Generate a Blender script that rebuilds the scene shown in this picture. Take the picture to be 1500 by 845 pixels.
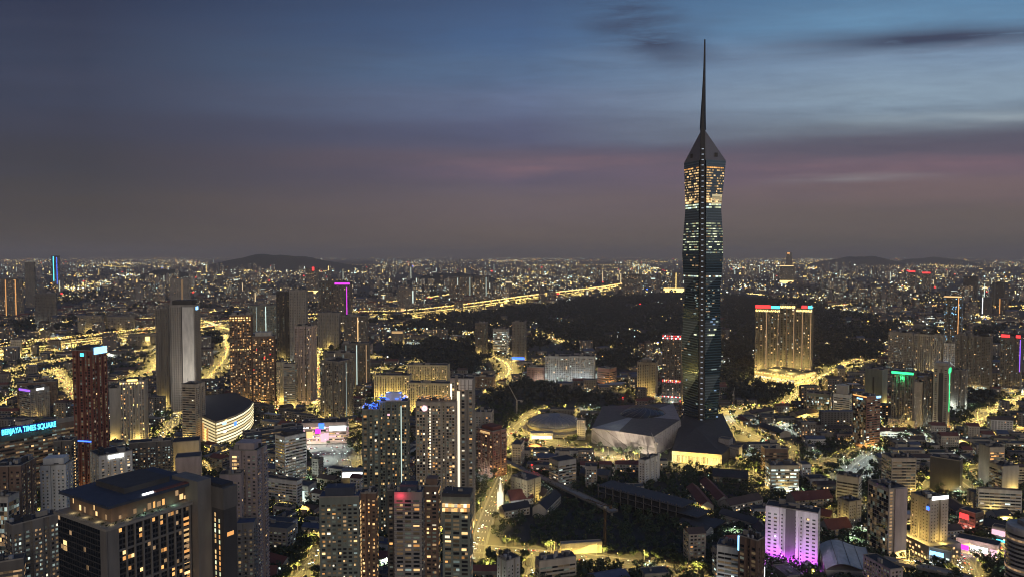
import bpy, math, random
import numpy as np
from mathutils import Matrix, Vector
for _o in list(bpy.data.objects): bpy.data.objects.remove(_o)
scene = bpy.context.scene
COL = scene.collection
R = math.radians
rng = random.Random(7)

# ------------------------------------------------------------------ camera
CAMH, FPX, PITCH = 309.0, 1083.0, R(2.617)
cam_data = bpy.data.cameras.new('camera'); cam_data.sensor_width = 36; cam_data.lens = 26.0
cam_data.clip_start = 1; cam_data.clip_end = 200000
cam = bpy.data.objects.new('camera', cam_data); COL.objects.link(cam)
cam.location = (0, 0, CAMH); cam.rotation_euler = (R(90) - PITCH, 0, 0)
scene.camera = cam

# ------------------------------------------------------------------ world: dusk sky
world = bpy.data.worlds.new('World'); scene.world = world; world.use_nodes = True
wt = world.node_tree; wn = wt.nodes; wl_ = wt.links
wn.clear()
def lin(c):
    return tuple(((v/255)/12.92 if v/255 <= .04045 else ((v/255+.055)/1.055)**2.4) for v in c)
def wmath(op, a, b=None, c=None, clamp=False):
    n = wn.new('ShaderNodeMath'); n.operation = op; n.use_clamp = clamp
    for i, v in enumerate((a, b, c)):
        if v is None: continue
        if isinstance(v, (int, float)): n.inputs[i].default_value = v
        else: wl_.new(v, n.inputs[i])
    return n.outputs[0]
def wramp(fac, stops, mode='EASE'):
    n = wn.new('ShaderNodeValToRGB'); n.color_ramp.interpolation = mode
    e = n.color_ramp.elements
    while len(e) < len(stops): e.new(.5)
    for el, (p, c) in zip(e, stops):
        el.position = p; el.color = (*c, 1)
    wl_.new(fac, n.inputs[0]); return n.outputs[0]
def wmix(fac, a, b):
    n = wn.new('ShaderNodeMix'); n.data_type = 'RGBA'
    for i, v in ((0, fac), (6, a), (7, b)):
        if isinstance(v, (int, float)): n.inputs[i].default_value = v
        elif isinstance(v, tuple): n.inputs[i].default_value = (*v, 1)
        else: wl_.new(v, n.inputs[i])
    return n.outputs[2]
tc = wn.new('ShaderNodeTexCoord'); sp = wn.new('ShaderNodeSeparateXYZ'); wl_.new(tc.outputs['Generated'], sp.inputs[0])
X, Y, Z = sp.outputs
rr = wmath('SQRT', wmath('ADD', wmath('MULTIPLY', wmath('MULTIPLY', X, X), .25), wmath('MULTIPLY', Y, Y)))
EL = wmath('ARCTAN2', Z, wmath('ADD', rr, 1e-4))          # elevation of the layered cloud deck
AZ = wmath('ARCTAN2', X, Y)
cv = wn.new('ShaderNodeCombineXYZ')
wl_.new(wmath('MULTIPLY', AZ, 3.2), cv.inputs[0]); wl_.new(wmath('MULTIPLY', EL, 26.0), cv.inputs[1])
def wnoise(scale, detail, ox=0.0, rough=.55, dist=0.0):
    m = wn.new('ShaderNodeMapping'); m.inputs['Location'].default_value = (ox, ox*.37, 0); wl_.new(cv.outputs[0], m.inputs[0])
    n = wn.new('ShaderNodeTexNoise'); n.inputs['Scale'].default_value = scale; n.inputs['Detail'].default_value = detail
    n.inputs['Roughness'].default_value = rough; n.inputs['Distortion'].default_value = dist
    wl_.new(m.outputs[0], n.inputs[0]); return n.outputs[0]
def el_px(y): return math.atan((422.5 - y)/FPX) - PITCH
wob = wmath('MULTIPLY', wmath('SUBTRACT', wnoise(.9, 3, 3.1), .5), .028)
ELW = wmath('ADD', EL, wob)
P = wmath('DIVIDE', ELW, .42, clamp=True)
def stops(rows): return [(max(0, el_px(y)/.42), lin(c)) for y, c in sorted(rows, key=lambda r: -r[0])]
ZEN = (-800, (44, 62, 96))
left = wramp(P, stops([(362, (78,72,70)), (300, (72,67,69)), (235, (62,61,71)), (195, (60,61,77)), (150, (57,62,82)), (100, (55,62,84)), (0, (47,54,78))]) + [(1, lin((44,56,88)))])
mid = wramp(P, stops([(362, (104,92,89)), (300, (108,95,101)), (258, (96,88,108)), (238, (104,92,108)), (195, (88,92,120)), (150, (102,116,147)), (100, (88,113,147)), (45, (72,99,138)), (0, (66,88,124))]) + [(1, lin((52,72,112)))])
right = wramp(P, stops([(362, (93,87,84)), (325, (103,92,91)), (280, (116,98,102)), (250, (118,98,111)), (222, (94,88,104)), (196, (128,142,155)), (150, (139,160,179)), (90, (132,158,185)), (40, (104,144,178)), (0, (90,130,167))]) + [(1, lin((60,92,136)))])
tl = wmath('DIVIDE', wmath('ADD', AZ, .52), .52, clamp=True)
tr = wmath('DIVIDE', wmath('ADD', AZ, -.02), .42, clamp=True)
base = wmix(tr, wmix(tl, left, mid), right)
def band(y0, y1, soft):       # soft mask between two elevations
    a, b = el_px(y1), el_px(y0)
    return wmath('MULTIPLY', wmath('DIVIDE', wmath('SUBTRACT', ELW, a - soft), 2*soft, clamp=True), wmath('DIVIDE', wmath('SUBTRACT', b + soft, ELW), 2*soft, clamp=True))
def azw(x0, x1, soft):
    a, b = math.atan((x0-750)/FPX), math.atan((x1-750)/FPX)
    return wmath('MULTIPLY', wmath('DIVIDE', wmath('SUBTRACT', AZ, a - soft), 2*soft, clamp=True), wmath('DIVIDE', wmath('SUBTRACT', b + soft, AZ), 2*soft, clamp=True))
def thr(n, lo, hi): return wmath('DIVIDE', wmath('SUBTRACT', n, lo), hi - lo, clamp=True)
def mul(*a):
    r = a[0]
    for k in a[1:]: r = wmath('MULTIPLY', r, k)
    return r
sky = base
sky = wmix(mul(band(196, 226, .012), azw(1080, 1700, .10), .85, wmath('ADD', wmath('MULTIPLY', thr(wnoise(1.0, 4, 1.3), .3, .6), .5), .5)), sky, lin((88,84,101)))
AZS = wmath('SUBTRACT', AZ, wmath('MULTIPLY', wmath('SUBTRACT', el_px(45), ELW), 1.0))
def azs(c, w, soft): return wmath('DIVIDE', wmath('SUBTRACT', w + soft, wmath('ABSOLUTE', wmath('SUBTRACT', AZS, math.atan((c-750)/FPX)))), 2*soft, clamp=True)
sky = wmix(mul(band(-40, 88, .022), azs(938, .05, .04), thr(wnoise(1.2, 7, 8.2, .68, .4), .36, .54), .95), sky, lin((60,68,92)))
sky = wmix(mul(band(54, 84, .009), azw(1190, 1560, .10), thr(wnoise(1.5, 6, 4.4, .66, .5), .28, .43), 1.0), sky, lin((60,68,92)))
sky = wmix(mul(band(72, 100, .012), azw(1140, 1600, .10), thr(wnoise(2.6, 5, 6.4, .6, .5), .52, .70), .55), sky, lin((112,122,145)))
sky = wmix(mul(band(130, 190, .02), azw(1050, 1700, .1), thr(wnoise(1.7, 5, 2.2, .6), .50, .75), .6), sky, lin((112,128,146)))
sky = wmix(mul(band(228, 262, .012), azw(600, 1700, .14), thr(wnoise(1.25, 5, 11.7, .6), .46, .68), .8), sky, lin((128,101,112)))
sky = wmix(mul(band(255, 300, .015), azw(500, 1700, .2), thr(wnoise(1.5, 5, 14.1, .6), .50, .72), .5), sky, lin((100,93,108)))
sky = wmix(mul(band(40, 200, .04), thr(wnoise(.8, 6, 21.0, .6), .45, .75), .35), sky, lin((74,80,104)))
# the bright city centre behind the camera: its sky glow low over the roofs
glowm = mul(wmath('SUBTRACT', 1.0, wmath('DIVIDE', EL, .55, clamp=True)), wmath('MULTIPLY', wmath('SUBTRACT', .15, Y), 1.0, clamp=True))
sky = wmix(glowm, sky, (.44,.37,.31))
sky = wmix(mul(band(260, 268, .004), azw(1160, 1330, .06), thr(wnoise(2.2, 4, 17.0, .6), .36, .6), .7), sky, lin((142,138,142)))
sky = wmix(mul(band(176, 192, .006), azw(1300, 1600, .08), thr(wnoise(2.2, 4, 19.0, .6), .36, .6), .5), sky, lin((165,178,186)))
sky = wmix(mul(band(0, 330, .05), thr(wnoise(1.7, 7, 31.0, .7, .4), .42, .72), .26), sky, lin((64,66,86)))
nish = wn.new('ShaderNodeTexSky'); nish.sky_type = 'NISHITA'; nish.sun_disc = False
nish.sun_elevation = R(12); nish.sun_rotation = R(194)
bg1 = wn.new('ShaderNodeBackground'); wl_.new(sky, bg1.inputs[0]); bg1.inputs[1].default_value = .755
bg2 = wn.new('ShaderNodeBackground'); wl_.new(nish.outputs[0], bg2.inputs[0]); bg2.inputs[1].default_value = .0015
add = wn.new('ShaderNodeAddShader'); wl_.new(bg1.outputs[0], add.inputs[0]); wl_.new(bg2.outputs[0], add.inputs[1])
wo = wn.new('ShaderNodeOutputWorld'); wl_.new(add.outputs[0], wo.inputs[0])

# added soft wash for dusk and city glow, low behind the camera's right shoulder
sl = bpy.data.lights.new('sun', 'SUN'); sl.energy = .60; sl.angle = R(45); sl.color = (1.0, .88, .75)
sun = bpy.data.objects.new('sun', sl); COL.objects.link(sun)
sun.rotation_euler = Vector((-.24, 1, -.21)).to_track_quat('-Z', 'Y').to_euler()

scene.view_settings.view_transform = 'Standard'; scene.view_settings.look = 'None'
scene.view_settings.gamma = 1; scene.view_settings.exposure = .40; scene.view_settings.use_curve_mapping = False
scene.render.engine = 'CYCLES'
cy = scene.cycles
cy.pixel_filter_type = 'BLACKMAN_HARRIS'; cy.filter_width = 1.05
cy.max_bounces = 4; cy.diffuse_bounces = 1; cy.glossy_bounces = 2; cy.transmission_bounces = 2; cy.volume_bounces = 0
cy.use_denoising = True; cy.sample_clamp_indirect = 2; cy.sample_clamp_direct = 20; cy.use_light_tree = True
cy.caustics_reflective = False; cy.caustics_refractive = False

# ------------------------------------------------------------------ where a photographed point stands on the ground
def ray(px, py):
    u, v = (px - 750)/FPX, (422.5 - py)/FPX
    return u, math.cos(PITCH) + v*math.sin(PITCH), -math.sin(PITCH) + v*math.cos(PITCH)
def G(px, py, z=0.0):
    u, dy, dz = ray(px, py); t = (z - CAMH)/dz
    return Vector((u*t, dy*t, z))
def at_depth(px, py, y):
    u, dy, dz = ray(px, py); t = y/dy
    return Vector((u*t, y, CAMH + dz*t))
def proj(x, y, z=0.0):
    x = np.asarray(x, float); y = np.asarray(y, float); zz = z - CAMH
    f = y*math.cos(PITCH) - zz*math.sin(PITCH); up = y*math.sin(PITCH) + zz*math.cos(PITCH)
    return 750 + FPX*x/f, 422.5 - FPX*up/f
def in_poly(px, py, poly):
    inside = np.zeros(np.shape(px), bool); n = len(poly)
    for i in range(n):
        x0, y0 = poly[i]; x1, y1 = poly[(i+1) % n]
        c = ((y0 > py) != (y1 > py))
        with np.errstate(divide='ignore', invalid='ignore'):
            inside ^= c & (px < (x1-x0)*(py-y0)/((y1-y0) if y1 != y0 else 1e-9) + x0)
    return inside

# ------------------------------------------------------------------ materials
MATS = {}
def principled(name):
    m = bpy.data.materials.new(name); m.use_nodes = True
    return m, m.node_tree, m.node_tree.nodes['Principled BSDF']
def wall_mat(name, col, rough=.85, var=.25, scale=.05, metal=0.0):
    m, t, b = principled(name); n = t.nodes
    c = n.new('ShaderNodeTexCoord'); mp = n.new('ShaderNodeMapping'); mp.inputs['Scale'].default_value = (1, 1, .22)
    t.links.new(c.outputs['Object'], mp.inputs[0])
    a = n.new('ShaderNodeTexNoise'); a.inputs['Scale'].default_value = scale*4; a.inputs['Detail'].default_value = 5
    t.links.new(mp.outputs[0], a.inputs[0])
    r = n.new('ShaderNodeValToRGB'); e = r.color_ramp.elements
    e[0].position = .3; e[1].position = .75
    e[0].color = (*[v*(1-var) for v in col], 1); e[1].color = (*[min(1, v*(1+var*.4)) for v in col], 1)
    t.links.new(a.outputs[0], r.inputs[0]); t.links.new(r.outputs[0], b.inputs['Base Color'])
    b.inputs['Roughness'].default_value = rough; b.inputs['Metallic'].default_value = metal
    MATS[name] = m; return m
def emit_mat(name, col, s, sampled=False, vary=False):
    m = bpy.data.materials.new(name); m.use_nodes = True; n = m.node_tree.nodes; n.clear()
    e = n.new('ShaderNodeEmission'); e.inputs[0].default_value = (*col, 1); e.inputs[1].default_value = s
    if vary:                                               # every pane its own brightness and curtain
        g = n.new('ShaderNodeNewGeometry'); q = n.new('ShaderNodeObjectInfo'); k = n.new('ShaderNodeMath'); k.operation = 'ADD'
        m.node_tree.links.new(g.outputs['Random Per Island'], k.inputs[0]); m.node_tree.links.new(q.outputs['Random'], k.inputs[1])
        f = n.new('ShaderNodeMath'); f.operation = 'FRACT'; m.node_tree.links.new(k.outputs[0], f.inputs[0])
        r = n.new('ShaderNodeMapRange'); r.inputs['To Min'].default_value = s*.35; r.inputs['To Max'].default_value = s*1.5
        m.node_tree.links.new(f.outputs[0], r.inputs['Value']); m.node_tree.links.new(r.outputs[0], e.inputs[1])
    o = n.new('ShaderNodeOutputMaterial'); m.node_tree.links.new(e.outputs[0], o.inputs[0])
    if not sampled: m.cycles.emission_sampling = 'NONE'
    MATS[name] = m; return m
for nm, c in dict(grey=(.29,.262,.232), midgrey=(.185,.166,.145), pale=(.43,.395,.34), white=(.66,.625,.56), beige=(.47,.40,.31), pink=(.43,.34,.31),
                  brown=(.17,.11,.08), redbrown=(.24,.085,.06), brick=(.30,.15,.11), charcoal=(.058,.054,.052), dusk=(.125,.112,.10),
                  cream=(.50,.44,.30), greengrey=(.20,.215,.175), concrete=(.28,.25,.21), slate=(.05,.06,.085),
                  roofred=(.17,.055,.04), roofbrown=(.10,.065,.05), roofgrey=(.065,.066,.07), roofdark=(.032,.034,.04), rooflight=(.42,.44,.45),
                  roofblue=(.07,.09,.14), bark=(.07,.05,.035), steel=(.3,.3,.3), craneyellow=(.07,.04,.022), asphalt=(.055,.054,.052), paving=(.16,.15,.14)).items():
    wall_mat(nm, c)
def panel_mat(name, col, size, rough):
    m, t, b = principled(name); n = t.nodes; L = t.links; tc_ = n.new('ShaderNodeTexCoord'); mp = n.new('ShaderNodeMapping'); mp.inputs['Rotation'].default_value = (.5, .25, .6); L.new(tc_.outputs['Object'], mp.inputs[0])
    k = n.new('ShaderNodeTexBrick'); k.inputs['Color1'].default_value = (*[v*.82 for v in col], 1); k.inputs['Color2'].default_value = (*[v*1.12 for v in col], 1); k.inputs['Mortar'].default_value = (*[v*.45 for v in col], 1)
    k.inputs['Scale'].default_value = 1/size; k.inputs['Mortar Size'].default_value = .03; k.inputs['Brick Width'].default_value = 1.4; k.inputs['Row Height'].default_value = .7; L.new(mp.outputs[0], k.inputs[0]); L.new(k.outputs[0], b.inputs['Base Color'])
    b.inputs['Roughness'].default_value = rough; MATS[name] = m
panel_mat('metalpanel', (.33,.30,.275), 5, .5); panel_mat('domemetal', (.20,.205,.22), 6, .45)
def glass_mat(name, col, rough=.08, ior=1.6):
    m, t, b = principled(name); b.inputs['Base Color'].default_value = (*col, 1)
    b.inputs['Roughness'].default_value = rough; b.inputs['IOR'].default_value = ior; MATS[name] = m
glass_mat('glass', (.016,.019,.024)); glass_mat('glassblue', (.02,.035,.07)); 
glass_mat('carred', (.25,.02,.02), .3); glass_mat('carwhite', (.6,.6,.6), .3); glass_mat('cargrey', (.12,.12,.13), .3)
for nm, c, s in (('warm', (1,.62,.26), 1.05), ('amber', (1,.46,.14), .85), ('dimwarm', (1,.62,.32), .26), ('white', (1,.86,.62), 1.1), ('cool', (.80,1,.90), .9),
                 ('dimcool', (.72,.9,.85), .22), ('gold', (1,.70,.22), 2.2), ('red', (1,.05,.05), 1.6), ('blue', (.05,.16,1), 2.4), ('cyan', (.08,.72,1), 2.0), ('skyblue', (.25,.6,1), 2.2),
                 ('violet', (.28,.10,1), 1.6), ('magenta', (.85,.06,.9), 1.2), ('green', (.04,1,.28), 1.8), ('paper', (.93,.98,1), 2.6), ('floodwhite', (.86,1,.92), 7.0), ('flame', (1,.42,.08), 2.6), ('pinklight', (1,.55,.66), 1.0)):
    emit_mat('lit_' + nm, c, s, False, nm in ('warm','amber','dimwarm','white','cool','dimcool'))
def curtain_mat(name, col, s):                             # glass with a faintly lit room behind it
    m, t, b = principled(name); b.inputs['Base Color'].default_value = (.02,.022,.024,1); b.inputs['Roughness'].default_value = .12; n = t.nodes
    g = n.new('ShaderNodeNewGeometry'); r = n.new('ShaderNodeMapRange'); r.inputs['To Min'].default_value = 0; r.inputs['To Max'].default_value = s
    t.links.new(g.outputs['Random Per Island'], r.inputs['Value']); t.links.new(r.outputs[0], b.inputs['Emission Strength']); b.inputs['Emission Color'].default_value = (*col, 1)
    m.cycles.emission_sampling = 'NONE'; MATS[name] = m
curtain_mat('lit_faint', (1,.68,.36), .11); curtain_mat('lit_faint2', (.85,.95,.75), .10)
emit_mat('lamp_sodium', (1,.72,.20), 2.2); emit_mat('lamp_white', (.86,1,.92), 3)

# ------------------------------------------------------------------ meshes and objects
class MB:
    def __init__(s): s.v = []; s.f = []; s.m = []
    def face(s, pts, mi=0):
        i = len(s.v); s.v.extend(tuple(p) for p in pts); s.f.append(tuple(range(i, i+len(pts)))); s.m.append(mi)
    def prism(s, poly, z0, z1, mi=0, top=None, bottom=False):
        n = len(poly)
        for i in range(n):
            a, b = poly[i], poly[(i+1) % n]
            s.face([(a[0],a[1],z0), (b[0],b[1],z0), (b[0],b[1],z1), (a[0],a[1],z1)], mi)
        s.face([(p[0],p[1],z1) for p in poly], mi if top is None else top)
        if bottom: s.face([(p[0],p[1],z0) for p in reversed(poly)], mi)
    def box(s, x0, x1, y0, y1, z0, z1, mi=0, top=None, bottom=False):
        s.prism([(x0,y0), (x1,y0), (x1,y1), (x0,y1)], z0, z1, mi, top, bottom)
    def bar(s, a, b, w, mi=0):
        a, b = Vector(a), Vector(b); d = (b-a).normalized(); u = d.cross(Vector((0,0,1)))
        if u.length < 1e-3: u = Vector((1,0,0))
        u = u.normalized()*w/2; v = d.cross(u).normalized()*w/2
        c = [u+v, u-v, -u-v, -u+v]
        for i in range(4):
            p, q = c[i], c[(i+1) % 4]; s.face([a+p, a+q, b+q, b+p], mi)
        s.face([a+k for k in reversed(c)], mi); s.face([b+k for k in c], mi)
    def lathe(s, prof, n=32, mi=0, cx=0, cy=0, cap=True):
        for (r0, z0), (r1, z1) in zip(prof, prof[1:]):
            for i in range(n):
                a, b = 2*math.pi*i/n, 2*math.pi*(i+1)/n
                q = [(cx+r0*math.cos(a), cy+r0*math.sin(a), z0), (cx+r0*math.cos(b), cy+r0*math.sin(b), z0), (cx+r1*math.cos(b), cy+r1*math.sin(b), z1), (cx+r1*math.cos(a), cy+r1*math.sin(a), z1)]
                if r1 < 1e-4: q = q[:3]
                if r0 < 1e-4: q = [q[0], q[2], q[3]]
                s.face(q, mi)
        if cap and prof[-1][0] > 1e-3: s.face([(cx+prof[-1][0]*math.cos(2*math.pi*i/n), cy+prof[-1][0]*math.sin(2*math.pi*i/n), prof[-1][1]) for i in range(n)], mi)
    def mesh(s, name, mats):
        me = bpy.data.meshes.new(name); me.from_pydata(s.v, [], s.f)
        for k in mats: me.materials.append(MATS[k])
        me.polygons.foreach_set('material_index', s.m); me.update(); return me
    def build(s, name, mats, parent=None, kind=None, label=None):
        if not s.f: return None
        o = bpy.data.objects.new(name, s.mesh(name, mats)); COL.objects.link(o)
        if parent is not None: o.parent = parent
        if kind: o['kind'] = kind
        if label: o['label'] = label
        return o
def tag(o, label, cat, group=None):
    o['label'] = label; o['category'] = cat
    if group: o['group'] = group
    return o
def thing(name, label, cat, loc=(0,0,0), rz=0.0, group=None):
    o = bpy.data.objects.new(name, None); COL.objects.link(o); o.location = loc; o.rotation_euler = (0,0,rz); o.empty_display_size = 1
    return tag(o, label, cat, group)
def lamp(parent, loc, power, col, radius=.5, spot=0):
    key = (round(power), col, spot)
    l = LIGHTS.get(key)
    if l is None:
        l = bpy.data.lights.new('bulb', 'SPOT' if spot else 'POINT')
        if spot: l.spot_size = R(spot); l.spot_blend = .55
        l.energy = power; l.color = col; l.shadow_soft_size = radius; l.volume_factor = 0; LIGHTS[key] = l
    o = bpy.data.objects.new('bulb', l); COL.objects.link(o); o.location = loc
    if parent is not None: o.parent = parent
    return o
LIGHTS = {}
SODIUM, WHITEL, COOLL = (1,.72,.20), (.86,1,.9), (.7,.85,1)

# ------------------------------------------------------------------ occupancy of the ground, 5 m cells
OX, OY, CELL = -2600, 500, 5
occ = np.zeros((1040, 1100), np.uint8)            # x, y   1 building 2 road 3 wood / open ground
gx = OX + (np.arange(occ.shape[0]) + .5)*CELL; gy = OY + (np.arange(occ.shape[1]) + .5)*CELL
GX, GY = np.meshgrid(gx, gy, indexing='ij')
PX, PY = proj(GX, GY)
def mark_poly(pts, val, grow=0.0):
    p = np.array([(q[0], q[1]) for q in pts], float); c = p.mean(0)
    if grow: p = c + (p-c)*(1 + grow/np.maximum(1, np.linalg.norm(p-c, axis=1))[:,None])
    x0, y0 = p.min(0); x1, y1 = p.max(0)
    i0, i1 = max(0, int((x0-OX)/CELL)-1), min(occ.shape[0], int((x1-OX)/CELL)+2); j0, j1 = max(0, int((y0-OY)/CELL)-1), min(occ.shape[1], int((y1-OY)/CELL)+2)
    if i0 >= i1 or j0 >= j1: return
    ins = in_poly(GX[i0:i1,j0:j1], GY[i0:i1,j0:j1], [tuple(q) for q in p])
    occ[i0:i1,j0:j1][ins] = val
def cell(x, y): return int((x-OX)//CELL), int((y-OY)//CELL)
def free(x, y):
    i, j = cell(x, y)
    return 0 <= i < occ.shape[0] and 0 <= j < occ.shape[1] and occ[i,j] == 0

# ------------------------------------------------------------------ generic building with named parts
UNITWIN = {}
def window_obj(parent, a, u, n, w, h, mat):
    me = UNITWIN.get(mat)
    if me is None:
        b = MB(); b.box(-.5,.5,-.5,.5,0,1,0,None,True); me = b.mesh('window', [mat]); UNITWIN[mat] = me
    o = bpy.data.objects.new('window', me); COL.objects.link(o); o.parent = parent
    m = Matrix(((u[0]*w, n[0]*.12, 0, a[0]), (u[1]*w, n[1]*.12, 0, a[1]), (0, 0, h, a[2]), (0,0,0,1)))
    o.matrix_local = m; return o
BASE = dict(fh=3.4, bw=3.8, ww=.56, wh=.50, lit=.10, pal=(('warm',4),('amber',2),('white',2),('dimwarm',5),('dimcool',2)), ledge=0, fins=0, z0=4, ztop=3, marg=1.0, glass='glass', frame=None)
def ST(**k): d = dict(BASE); d.update(k); return d
STYLES = dict(
  resi=ST(), balc=ST(ledge=1.0, ww=.6, wh=.55), grid=ST(ledge=.45, fins=.55, ww=.7, wh=.62, bw=3.6), fins=ST(fins=.7, ww=.62, wh=.7, lit=.05),
  slab=ST(fins=.5, bw=4.2, ww=.42, wh=.5, lit=.05, pal=(('dimwarm',4),('dimcool',5),('warm',1))), office=ST(bw=5.5, ww=.97, wh=.46, lit=.22, ledge=.35, fh=3.9, pal=(('white',3),('cool',3),('dimcool',5),('dimwarm',4))),
  hotel=ST(bw=3.4, ww=.42, wh=.44, lit=.13, pal=(('warm',4),('white',2),('dimwarm',6))), blank=ST(lit=0, ww=0), flats=ST(bw=3.0, ww=.6, wh=.5, ledge=.5, lit=.2, pal=(('dimwarm',8),('dimcool',8),('warm',1),('cool',1))),
  glassy=ST(bw=3.0, ww=.94, wh=.86, fh=4, lit=.06, pal=(('dimcool',4),('cool',2),('dimwarm',4),('warm',1))))
def pick(pal, r):
    t = sum(w for _, w in pal); k = r.random()*t
    for m, w in pal:
        k -= w
        if k <= 0: return m
    return pal[-1][0]
def facade(mb, P0, P1, z0, z1, st, r, lits, coarse=1.0):
    L = math.hypot(P1[0]-P0[0], P1[1]-P0[1])
    if L < 2.5 or z1-z0 < 3: return
    u = ((P1[0]-P0[0])/L, (P1[1]-P0[1])/L); n = (u[1], -u[0])
    fh, bw = st['fh']*coarse, st['bw']*coarse
    nf = max(1, int((z1-z0-st['ztop'])/fh)); nb = max(1, round((L-2*st['marg'])/bw)); bw = (L-2*st['marg'])/nb
    def pt(s, z, o): return (P0[0]+u[0]*s+n[0]*o, P0[1]+u[1]*s+n[1]*o, z)
    for f in range(nf):
        zb = z0 + f*fh; rowlit = r.random()
        if st['ledge']:
            d = st['ledge']; h = .5 if d < .9 else 1.0
            mb.face([pt(0,zb,d), pt(L,zb,d), pt(L,zb+h,d), pt(0,zb+h,d)], 0); mb.face([pt(0,zb+h,d), pt(L,zb+h,d), pt(L,zb+h,0), pt(0,zb+h,0)], 0)
            mb.face([pt(0,zb,0), pt(L,zb,0), pt(L,zb,d), pt(0,zb,d)], 0)
        if st['ww'] <= 0: continue
        w, h = bw*st['ww'], fh*st['wh']
        for b in range(nb):
            s = st['marg'] + (b+.5)*bw; zz = zb + fh*.28
            p = st['lit']*(2.2 if rowlit > .75 else 1.05)
            if r.random() < p:
                wk = r.choice((1, 1, .8, .55, .45)); sh = (1-wk)*w*.5*r.choice((-1, 1)); hk = r.choice((1, 1, .75))
                mb.face([pt(s-w/2,zz,.07), pt(s+w/2,zz,.07), pt(s+w/2,zz+h,.07), pt(s-w/2,zz+h,.07)], r.choice((1,1,2,2,3)))
                lits.append(((P0[0]+u[0]*(s+sh)+n[0]*.09, P0[1]+u[1]*(s+sh)+n[1]*.09, zz), u, n, w*wk, h*hk, 'lit_' + pick(st['pal'], r)))
            else:
                mb.face([pt(s-w/2,zz,.07), pt(s+w/2,zz,.07), pt(s+w/2,zz+h,.07), pt(s-w/2,zz+h,.07)], r.choice((1,1,2,2,3)))
    if st['fins']:
        d = st['fins']; t = min(.45, bw*.12)
        for b in range(nb+1):
            s = st['marg'] + b*bw; q = [pt(s-t,0,0), pt(s-t,0,d), pt(s+t,0,d), pt(s+t,0,0)]
            for k in range(3): mb.face([(q[k][0],q[k][1],z0), (q[k+1][0],q[k+1][1],z0), (q[k+1][0],q[k+1][1],z1-.6), (q[k][0],q[k][1],z1-.6)], 0)
def put_windows(root, lits, solo):
    lits = list(lits)
    if solo and lits:
        rng.shuffle(lits); mats = sorted(lits, key=lambda q: 'dim' in q[5])
        for q in mats[:solo]: window_obj(root, *q)
        lits = mats[solo:]
    if lits:
        b = MB(); names = sorted({q[5] for q in lits})
        for (a, u, n, w, h, m) in lits:
            x, y, z = a; o = .03
            b.face([(x-u[0]*w/2+n[0]*o, y-u[1]*w/2+n[1]*o, z), (x+u[0]*w/2+n[0]*o, y+u[1]*w/2+n[1]*o, z), (x+u[0]*w/2+n[0]*o, y+u[1]*w/2+n[1]*o, z+h), (x-u[0]*w/2+n[0]*o, y-u[1]*w/2+n[1]*o, z+h)], names.index(m))
        b.build('lit_windows', names, root, 'stuff')
def roof_part(root, poly, h, mat, r, clutter=True, parapet=1.1):
    b = MB(); n = len(poly); cx = sum(p[0] for p in poly)/n; cy_ = sum(p[1] for p in poly)/n
    ins = [(cx+(p[0]-cx)*.985, cy_+(p[1]-cy_)*.985) for p in poly]
    b.prism(ins, h+.02, h+.3, 0)
    for i in range(n):                                     # parapet
        a, c, a2, c2 = poly[i], poly[(i+1)%n], ins[i], ins[(i+1)%n]
        b.face([(a[0],a[1],h), (c[0],c[1],h), (c[0],c[1],h+parapet), (a[0],a[1],h+parapet)], 1)
        b.face([(a[0],a[1],h+parapet), (c[0],c[1],h+parapet), (c2[0],c2[1],h+parapet), (a2[0],a2[1],h+parapet)], 1)
        b.face([(c2[0],c2[1],h+.3), (a2[0],a2[1],h+.3), (a2[0],a2[1],h+parapet), (c2[0],c2[1],h+parapet)], 1)
    o = b.build('roof', [mat, 'concrete'], root)
    if clutter:
        ex = Vector((poly[1][0]-poly[0][0], poly[1][1]-poly[0][1])); ey = Vector((poly[-1][0]-poly[0][0], poly[-1][1]-poly[0][1]))
        for k in range(r.randint(4, 7) if clutter is True else 1):
            s, t = r.uniform(.06,.76), r.uniform(.06,.76); w, d, hh = r.uniform(.06,.24), r.uniform(.08,.22), r.uniform(1.0,5.0)
            p0 = Vector(poly[0]) + ex*s + ey*t
            q = [p0, p0+ex*w, p0+ex*w+ey*d, p0+ey*d]
            c = MB(); c.prism([tuple(k_) for k_ in q], h+.3+k*.004, h+.3+hh, k % 2); c.build('plant_room', ['concrete', mat], o)
        if clutter is True:
            for k in range(r.randint(1, 3)):
                p0 = Vector(poly[0]) + ex*r.uniform(.1,.9) + ey*r.uniform(.1,.9); c = MB(); q = r.uniform(.9, 1.8); c.lathe([(q,h+.3),(q,h+2.6),(q*.3,h+3.1)], 10, 0, p0.x, p0.y); c.build('water_tank', ['steel'], o)
            if r.random() < .6: p0 = Vector(poly[0]) + ex*r.uniform(.2,.8) + ey*r.uniform(.2,.8); c = MB(); c.bar((p0.x,p0.y,h), (p0.x,p0.y,h+r.uniform(5,11)), .3); c.build('aerial', ['steel'], o)
    return o
TREG = []          # (px, py, phrase) anchors used by the labels of the small fry
def footprint(px, yb, wl, wr, da, depth):
    C = G(px, yb); th = math.atan2(C.x, C.y); a = th + R(da)
    l = Vector((-math.cos(a), math.sin(a))); r = Vector((math.sin(a), math.cos(a)))
    def solve(d, dpx):
        u = (px + dpx - 750)/FPX/ray(px, yb)[1]
        den = d.x - u*d.y
        t = (u*C.y - C.x)/den if abs(den) > 1e-6 else 9999
        return t
    L = solve(l, -wl) if wl else depth
    Rr = solve(r, wr) if wr else depth
    if not (1 < L < 600): L = max(4, wl*C.y/FPX)
    if not (1 < Rr < 600): Rr = max(4, wr*C.y/FPX/max(.3, math.sin(R(da))))
    return C, a, l, r, L, Rr
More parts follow.
